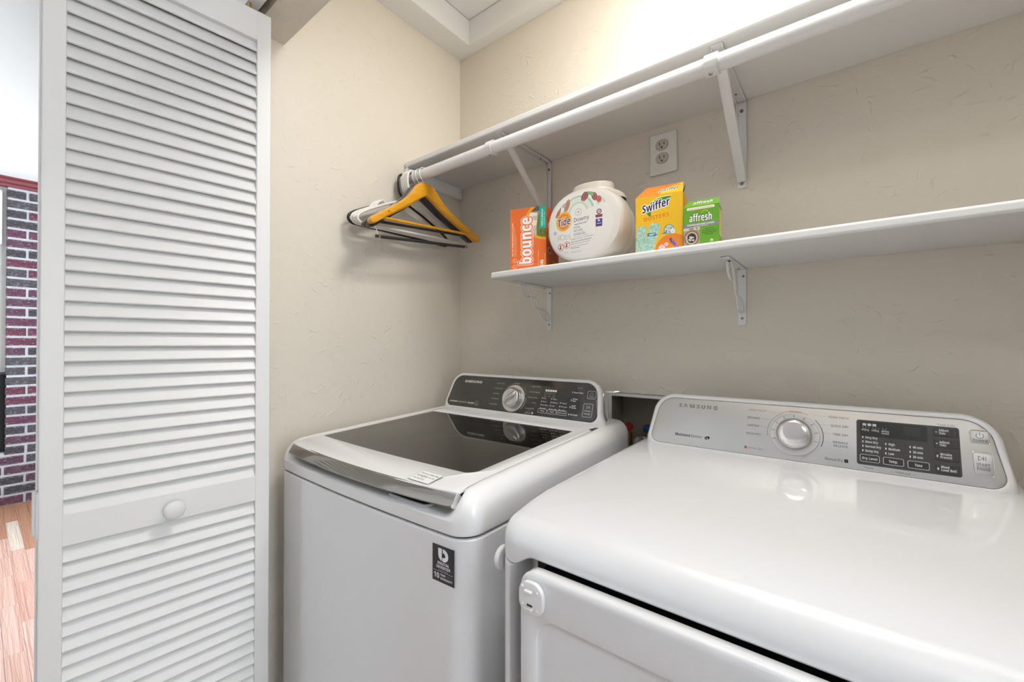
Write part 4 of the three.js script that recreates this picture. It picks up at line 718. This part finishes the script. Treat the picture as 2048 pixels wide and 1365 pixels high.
{ // tub of detergent pods
  const t = thing('detergent_tub', 'large cream white round detergent tub with a printed front, between the boxes', 'tub');
  const cream = phy({ color: lin(.83, .805, .74), roughness: .3, clearcoat: .5, clearcoatRoughness: .15 });
  const N = 96, HW = .1125, HH = .0995;
  const outline = (k, ky) => Array.from({ length: N }, (_, i) => { const a = i / N * Math.PI * 2, c = Math.cos(a), s = Math.sin(a), e = .86; let y = HH + HH * ky * Math.sign(s) * Math.abs(s) ** e; if (s < 0) y = Math.max(y, HH - HH * ky * .985); return [HW * k * Math.sign(c) * Math.abs(c) ** .93, y]; });
  const ringsAt = (l) => l.map(([k, ky, z]) => outline(k, ky).map(([x, y]) => V(x, y, z)));
  const back = ringsAt([[.70, .74, -.070], [.80, .83, -.068], [.88, .89, -.058], [.935, .93, -.040], [.955, .945, -.018], [.958, .95, -.004], [.962, .955, .000], [.985, .985, .004], [.997, .997, .012], [1, 1, .024], [.997, .998, .038], [.980, .985, .052], [.945, .955, .0625], [.90, .915, .0685]]);
  part('body', loft(back, { capA: true }), cream, t);
  const ff = ringsAt([[.90, .915, .0685], [.82, .84, .0715], [.6, .62, .0735], [.3, .3, .0745]]); const fg = loft(ff, { capB: true });
  { const p = fg.attributes.position, uv = new Float32Array(p.count * 2); for (let i = 0; i < p.count; i++) { uv[i * 2] = p.getX(i) / .22 + .5; uv[i * 2 + 1] = p.getY(i) / .2; } fg.setAttribute('uv', new THREE.BufferAttribute(uv, 2)); }
  const print = canvasTex(1100, 1000, (g, w, h) => {
    g.fillStyle = '#ebe7de'; g.fillRect(0, 0, w, h);
    const X = (x) => 75 + (x - 640) * 1.16, Y = (y) => 15 + (y - 200) * 1.04;     // laid out over the front as seen
    g.fillStyle = '#efece6'; g.beginPath(); g.ellipse(X(1010), Y(700), 470, 440, 0, 0, 7); g.fill();
    g.save(); g.beginPath(); g.moveTo(X(690), Y(590)); g.bezierCurveTo(X(740), Y(300), X(1180), Y(120), X(1330), Y(450)); g.lineTo(X(1100), Y(500)); g.bezierCurveTo(X(1060), Y(360), X(930), Y(420), X(915), Y(540)); g.lineTo(X(730), Y(600)); g.clip();
    g.fillStyle = '#e6ece8'; g.fillRect(0, 0, w, h); for (let k = 0; k < 7; k++) { g.strokeStyle = ['#c9d8bd', '#dfe6df', '#b8cfb0', '#eef1ee'][k % 4]; g.lineWidth = 26; g.beginPath(); g.arc(X(1005), Y(520), 130 + k * 40, 3.2, 6.2); g.stroke(); }
    for (const [x, y, a, b, r, c] of [[745, 470, 34, 80, .4, '#a8573c'], [865, 405, 34, 86, .3, '#b4663f'], [1085, 330, 46, 70, .5, '#8a4a48'], [1200, 355, 36, 62, -.4, '#9b4038'], [1255, 400, 32, 48, -.3, '#b5483c'], [1150, 300, 24, 60, -.8, '#4fae62'], [820, 395, 30, 36, 0, '#9fb0b8']]) { g.fillStyle = c; g.beginPath(); g.ellipse(X(x), Y(y), a, b, r, 0, 7); g.fill(); g.strokeStyle = 'rgba(240,220,205,.7)'; g.lineWidth = 5; g.beginPath(); g.ellipse(X(x), Y(y), a * .4, b * .9, r, 0, 7); g.stroke(); }
    g.restore();
    g.strokeStyle = '#8b8b86'; g.lineWidth = 4; g.beginPath(); g.arc(X(1007), Y(516), 44, 0, 7); g.stroke(); g.lineWidth = 6; g.beginPath(); g.moveTo(X(987), Y(516)); g.lineTo(X(1027), Y(516)); g.moveTo(X(1007), Y(496)); g.lineTo(X(1007), Y(536)); g.stroke();
    for (const [c, r] of [['#f0b81e', 132], ['#ef7a1a', 104], ['#f4b21f', 70]]) { g.fillStyle = c; g.beginPath(); g.ellipse(X(822), Y(607), r * .9, r, .1, 0, 7); g.fill(); }
    sp(g, 'Tide', X(738), Y(672), 138, 200, '#33175e', { italic: true, rot: -7, outline: [['#f6ead8', 16]] });
    sp(g, 'Downy', X(948), Y(640), 74, 225, '#2a1d33', { bold: false, rot: -4 }); sp(g, 'FREE/NATURE', X(958), Y(682), 24, 180, '#444', { rot: -5 });
    ['NO PERFUMES', 'NO DYES', 'FOR SENSITIVE SKIN'].forEach((s, i) => { sp(g, s, X(950), Y(715 + i * 46), 21, 90 + i * 38, '#3a3a3a', { rot: -3 }); sp(g, 'sans parfums ni colorants', X(950), Y(738 + i * 46), 17, 120 + i * 40, '#777', { bold: false, rot: -3 }); });
    sp(g, 'P', X(735), Y(850), 92, 62, '#c8bd9c', { bold: false }); g.strokeStyle = '#b9c0c4'; g.lineWidth = 10; g.beginPath(); g.arc(X(806), Y(810), 34, 0, 7); g.stroke(); sp(g, 'DS', X(838), Y(845), 88, 88, '#c8bd9c', { bold: false });
    g.strokeStyle = '#555'; g.lineWidth = 5; g.beginPath(); g.arc(X(705), Y(740), 20, 0, 7); g.stroke(); g.beginPath(); g.moveTo(X(697), Y(740)); g.lineTo(X(705), Y(748)); g.lineTo(X(714), Y(732)); g.stroke();
    for (const [x, y] of [[779, 932], [860, 915]]) { g.fillStyle = '#f5f4f1'; g.strokeStyle = '#d2553a'; g.lineWidth = 8; g.beginPath(); g.arc(X(x), Y(y), 42, 0, 7); g.fill(); g.fillStyle = '#1d1d1d'; g.beginPath(); g.arc(X(x - 4), Y(y - 18), 9, 0, 7); g.fill(); g.fillRect(X(x) - 14, Y(y) - 6, 20, 34); g.beginPath(); g.moveTo(X(x - 24), Y(y + 20)); g.lineTo(X(x + 24), Y(y - 26)); g.stroke(); g.beginPath(); g.arc(X(x), Y(y), 42, 0, 7); g.stroke(); }
    for (let k = 0; k < 4; k++) { sp(g, k % 2 ? 'peut causer des blessures graves' : 'WARNING: IRRITANT TO EYES AND SKIN', X(912), Y(866 + k * 30), 22, 320 - k * 22, k === 1 ? '#555' : '#888', { bold: k === 1, rot: -4 }); }
    sp(g, 'KEEP OUT OF REACH', X(910), Y(972), 18, 130, '#555'); sp(g, '81 pacs', X(825), Y(1015), 20, 60, '#999', { bold: false }); sp(g, '1.98 kg (70 oz)', X(905), Y(1022), 28, 160, '#a7a39a', { bold: false });
    g.fillStyle = '#7c3a4a'; g.beginPath(); g.arc(X(1257), Y(556), 34, 0, 7); g.fill(); g.fillStyle = '#f4eee8'; g.beginPath(); g.arc(X(1257), Y(556), 20, 0, 7); g.fill(); g.fillStyle = '#7c3a4a'; g.beginPath(); g.arc(X(1257), Y(556), 10, 0, 7); g.fill(); g.fillRect(X(1216), Y(592), 92, 38); g.fillStyle = '#4b2a86'; g.fillRect(X(1218), Y(646), 88, 92); g.fillStyle = '#e6d9f0'; for (const [a, b] of [[1252, 660], [1262, 668], [1250, 672]]) { g.beginPath(); g.arc(X(a), Y(b), 9, 0, 7); g.fill(); } g.fillRect(X(1232), Y(700), 58, 8); g.fillStyle = '#7a2f4f'; g.fillRect(X(1218), Y(728), 88, 14);
  });
  part('front_face', fg, phy({ map: print, roughness: .3, clearcoat: .5, clearcoatRoughness: .15 }), t, 'printed front of the tub');
  const lid = new THREE.LatheGeometry([[.092, .170], [.0925, .176], [.086, .1850], [.076, .1920], [.0645, .1970], [.0605, .1995], [.0595, .203], [.0595, .215], [.0575, .2185], [.052, .2195], [0, .2195]].map(([a, b]) => new THREE.Vector2(a, b)), 72); lid.scale(1, 1, .66);
  part('lid', lid, phy({ color: lin(.74, .69, .585), roughness: .35, clearcoat: .3 }), t, 'cream screw lid');
  t.position.set(.713, ST, .190); t.rotation.y = 4 * R;
}
const gable = (w, h, d, rise, lean, cut) => { // sloping top flap and the ends below it, as one folded sheet
  const a = new THREE.Shape([[-w / 2, 0], [w / 2, 0], [w / 2 - cut * .3, rise], [-w / 2 + cut, rise]].map((p) => new THREE.Vector2(...p))); const g = new THREE.ShapeGeometry(a);
  const p = g.attributes.position, uv = new Float32Array(p.count * 2); for (let i = 0; i < p.count; i++) { uv[i * 2] = p.getX(i) / w + .5; uv[i * 2 + 1] = p.getY(i) / rise; } g.setAttribute('uv', new THREE.BufferAttribute(uv, 2));
  const e = new THREE.ExtrudeGeometry(a, { depth: .0006, bevelEnabled: false }); const q = e.attributes.position, u2 = new Float32Array(q.count * 2); for (let i = 0; i < q.count; i++) { u2[i * 2] = q.getX(i) / w + .5; u2[i * 2 + 1] = q.getY(i) / rise; } e.setAttribute('uv', new THREE.BufferAttribute(u2, 2));
  e.rotateX(-lean * R); e.translate(0, h, -.0008); return e;
};
{ // dusters
  const t = thing('duster_box', 'tall yellow and orange box of duster refills with a torn open top', 'box');
  const duster = (g, x, y, w, h, r) => { g.save(); g.translate(x, y); g.rotate(r); g.fillStyle = '#a9d2bf'; g.beginPath(); g.roundRect(-w * .9, -h * .95, w * 1.8, h * 1.95, 40); g.fill(); for (let k = 0; k < 620; k++) { const a = rnd() * 6.28, q = Math.sqrt(rnd()); const px = Math.cos(a) * q * w, py = rr(-1, 1) * h; if (Math.abs(py) > h * .8 && Math.abs(px) > w * .75) continue; g.strokeStyle = ['#b9dcc8', '#9ccab6', '#d6ecdc', '#86b8a4'][k % 4]; g.lineWidth = rr(2, 7); g.beginPath(); g.moveTo(px * .6, py); g.quadraticCurveTo(px, py + rr(-8, 8), px + Math.sign(px) * rr(2, 14), py + rr(-14, 20)); g.stroke(); } g.restore(); };
  const front = canvasTex(620, 780, (g, w, h) => {
    g.fillStyle = '#f5c20a'; g.fillRect(0, 0, w, h);
    g.fillStyle = '#f08a1c'; g.beginPath(); g.moveTo(250, 780); g.quadraticCurveTo(300, 610, 430, 570); g.quadraticCurveTo(540, 560, 620, 610); g.lineTo(620, 780); g.fill();
    g.fillStyle = '#3d8b2c'; g.beginPath(); g.moveTo(190, 110); g.quadraticCurveTo(300, 20, 475, 40); g.lineTo(430, 100); g.quadraticCurveTo(300, 80, 225, 130); g.fill(); g.beginPath(); g.moveTo(150, 210); g.quadraticCurveTo(160, 290, 215, 285); g.quadraticCurveTo(190, 250, 225, 205); g.fill(); g.strokeStyle = '#f7f3dd'; g.lineWidth = 9; g.beginPath(); g.moveTo(190, 105); g.quadraticCurveTo(300, 10, 478, 36); g.stroke();
    sp(g, 'Swiffer', 88, 232, 150, 372, '#1d2458', { italic: true, rot: -11, outline: [['#ffffff', 24], ['#1d2458', 3]] });
    sp(g, 'DUSTERS', 108, 352, 78, 345, '#ef7d16', { rot: -6 }); sp(g, 'recharges / refills', 210, 382, 18, 130, '#e39a14', { bold: false, rot: -6 });
    duster(g, 70, 590, 70, 180, .1); duster(g, 215, 590, 78, 210, .28);
    g.fillStyle = '#1f83a8'; g.beginPath(); g.moveTo(160, 520); g.lineTo(265, 524); g.lineTo(285, 548); g.lineTo(262, 574); g.lineTo(155, 566); g.fill(); sp(g, '180°', 172, 562, 40, 84, '#e8f6fa', { italic: true });
    g.fillStyle = '#2a8fb5'; g.beginPath(); g.arc(442, 500, 66, 0, 7); g.fill(); g.beginPath(); g.moveTo(395, 530); g.lineTo(335, 560); g.lineTo(420, 560); g.fill(); g.fillStyle = '#cfe3dd'; g.beginPath(); g.arc(442, 500, 56, 0, 7); g.fill(); for (let k = 0; k < 26; k++) { g.fillStyle = ['#6b8f8a', '#9fc4bb', '#a33', '#557'][k % 4]; g.beginPath(); g.arc(442 + rr(-44, 44), 500 + rr(-40, 40), rr(3, 8), 0, 7); g.fill(); } g.fillStyle = '#f6fbfb'; g.fillRect(470, 515, 46, 44); g.strokeStyle = '#f6fbfb'; g.lineWidth = 8; g.beginPath(); g.arc(493, 515, 15, 3.14, 6.28); g.stroke(); g.fillStyle = '#2a8fb5'; g.fillRect(488, 528, 9, 18);
    sp(g, 'TRAP + LOCK', 362, 612, 24, 160, '#ef8a16', { rot: -4 });
    for (let k = 0; k < 90; k++) { const q = rnd(); g.fillStyle = ['#6a4a8c', '#8e63a8', '#4c3a6b', '#b58cc0'][k % 4]; g.beginPath(); g.ellipse(460 + q * 95 + rr(-14, 14) + (k % 3 === 0 ? -10 : 0), 640 + q * 120 + rr(-14, 14), rr(5, 11), rr(7, 14), rnd(), 0, 7); g.fill(); }
    for (const [x, y, r] of [[350, 745, 44], [410, 705, 26]]) for (let k = 0; k < 8; k++) { g.fillStyle = k % 2 ? '#e9b7c8' : '#f4dbe2'; g.beginPath(); g.ellipse(x + Math.cos(k * .785) * r * .6, y + Math.sin(k * .785) * r * .6, r * .45, r * .3, k * .785, 0, 7); g.fill(); }
  });
  const side = canvasTex(256, 512, (g, w, h) => { const grd = [['#f2bb12', 0, 230], ['#ee7a1c', 230, 512]]; for (const [c, a, b] of grd) { g.fillStyle = c; g.fillRect(0, a, w, b - a); } g.fillStyle = '#fbe9a8'; g.fillRect(60, 260, 70, 110); sp(g, 'DUSTERS', 90, 180, 40, 150, '#e7851a', { rot: -90 }); });
  carton(t, .1055, .129, .075, front, lin(.85, .42, .02), lin(.5, .3, .1), side);
  const ftex = canvasTex(420, 160, (g, w, h) => { g.fillStyle = '#f08a2c'; g.fillRect(0, 0, w, h); g.fillStyle = '#f4bd0c'; g.beginPath(); g.moveTo(210, 160); g.quadraticCurveTo(260, 20, 420, 0); g.lineTo(420, 160); g.fill(); sp(g, 'Swiffer', 200, 120, 66, 175, '#2a3a3a', { italic: true, outline: [['#f4f0d0', 10]], rot: -6 }); g.fillStyle = '#3d8b2c'; g.fillRect(170, 135, 60, 8); sp(g, 'DUSTERS', 240, 36, 24, 130, '#ee8a1c'); });
  part('top_flap', gable(.1055, .129, .075, .055, 50, .016), std({ map: ftex, roughness: .45, side: THREE.DoubleSide }), t, 'slanted top flap');
  { const s = new THREE.Shape([[0, 0], [-.043, .029], [-.012, -.001]].map((p) => new THREE.Vector2(...p))); const g = new THREE.ExtrudeGeometry(s, { depth: .0006, bevelEnabled: false }); g.rotateY(-90 * R); g.translate(.0525, .129, -.0005); part('end_flap', g, std({ color: lin(.10, .055, .01), roughness: .6 }), t, 'dark torn end flap'); }
  t.position.set(.9215, ST, .2675); t.rotation.y = 8 * R;
}
{ // machine cleaner
  const t = thing('cleaner_box', 'small green box of washing machine cleaner, rightmost on the lower shelf', 'box');
  const green = lin(.13, .37, .012);
  const front = canvasTex(540, 560, (g, w, h) => {
    g.fillStyle = '#66a51e'; g.fillRect(0, 0, w, h); g.fillStyle = '#f1ead6'; g.beginPath(); g.roundRect(55, 8, 420, 38, 16); g.fill(); sp(g, 'removes odor causing residue', 80, 36, 20, 370, '#a99', { bold: false, rot: 0 });
    sp(g, 'affresh', 90, 218, 150, 350, '#ffffff', { outline: [['#2d4d12', 16]] }); g.strokeStyle = '#dfc63a'; g.lineWidth = 8; g.beginPath(); g.arc(330, 130, 60, 3.7, 5.6); g.stroke();
    g.fillStyle = '#868b86'; g.fillRect(0, 240, w, 58); sp(g, 'WASHING MACHINE CLEANER', 60, 272, 28, 410, '#fff'); sp(g, 'use in all washers', 160, 292, 16, 220, '#eee');
    g.fillStyle = '#b09a7e'; g.fillRect(0, 300, 255, 260); g.fillStyle = '#d8cbb6'; g.fillRect(0, 300, 255, 40); g.fillStyle = '#4d3f33'; g.fillRect(90, 312, 70, 12); g.fillRect(195, 312, 26, 12);
    for (const [c, r] of [['#8d775d', 118], ['#d9cfbf', 88], ['#5a4a3c', 74], ['#2f2822', 62]]) { g.fillStyle = c; g.beginPath(); g.arc(128, 450, r, 0, 7); g.fill(); } for (let k = 0; k < 20; k++) { g.fillStyle = ['#f2efe6', '#d9d4c8', '#fff'][k % 3]; g.save(); g.translate(128 + rr(-36, 36), 455 + rr(-32, 36)); g.rotate(rnd() * 3); g.fillRect(-10, -5, 22, 11); g.restore(); } g.strokeStyle = '#e8e0cf'; g.lineWidth = 6; g.beginPath(); g.arc(10, 470, 60, -1.2, 1.4); g.stroke();
    ['Helps remove', 'odor-causing residues', 'and grime inside washer', 'drum & agitator'].forEach((s, i) => sp(g, s, [330, 285, 290, 330][i], 345 + i * 26, 21, [130, 225, 215, 130][i], '#1c3206')); g.fillStyle = '#eef4e2'; g.beginPath(); g.arc(430, 510, 20, 0, 7); g.fill(); sp(g, '6', 421, 526, 34, 18, '#2a4a10');
  });
  const side = canvasTex(160, 400, (g, w, h) => { g.fillStyle = '#73a32a'; g.fillRect(0, 0, w, h); g.fillStyle = '#dccf86'; g.fillRect(14, 40, 132, 270); g.fillStyle = '#b8a65c'; for (let k = 0; k < 20; k++) g.fillRect(22, 52 + k * 12, 60 + rnd() * 50, 3); });
  carton(t, .0725, .0855, .045, front, green, green, side);
  const ftex = canvasTex(360, 110, (g, w, h) => { g.fillStyle = '#63a01d'; g.fillRect(0, 0, w, h); sp(g, 'affresh', 90, 66, 54, 200, '#fff', { italic: true, outline: [['#2d4d12', 6]] }); g.fillStyle = '#d8cf3a'; g.fillRect(92, 78, 190, 4); });
  part('top_flap', gable(.0725, .0855, .045, .026, 45, .010), std({ map: ftex, roughness: .45, side: THREE.DoubleSide }), t, 'slanted top flap');
  t.position.set(1.0135, ST, .2665); t.rotation.y = 6 * R;
}
renderer.render(scene, camera);
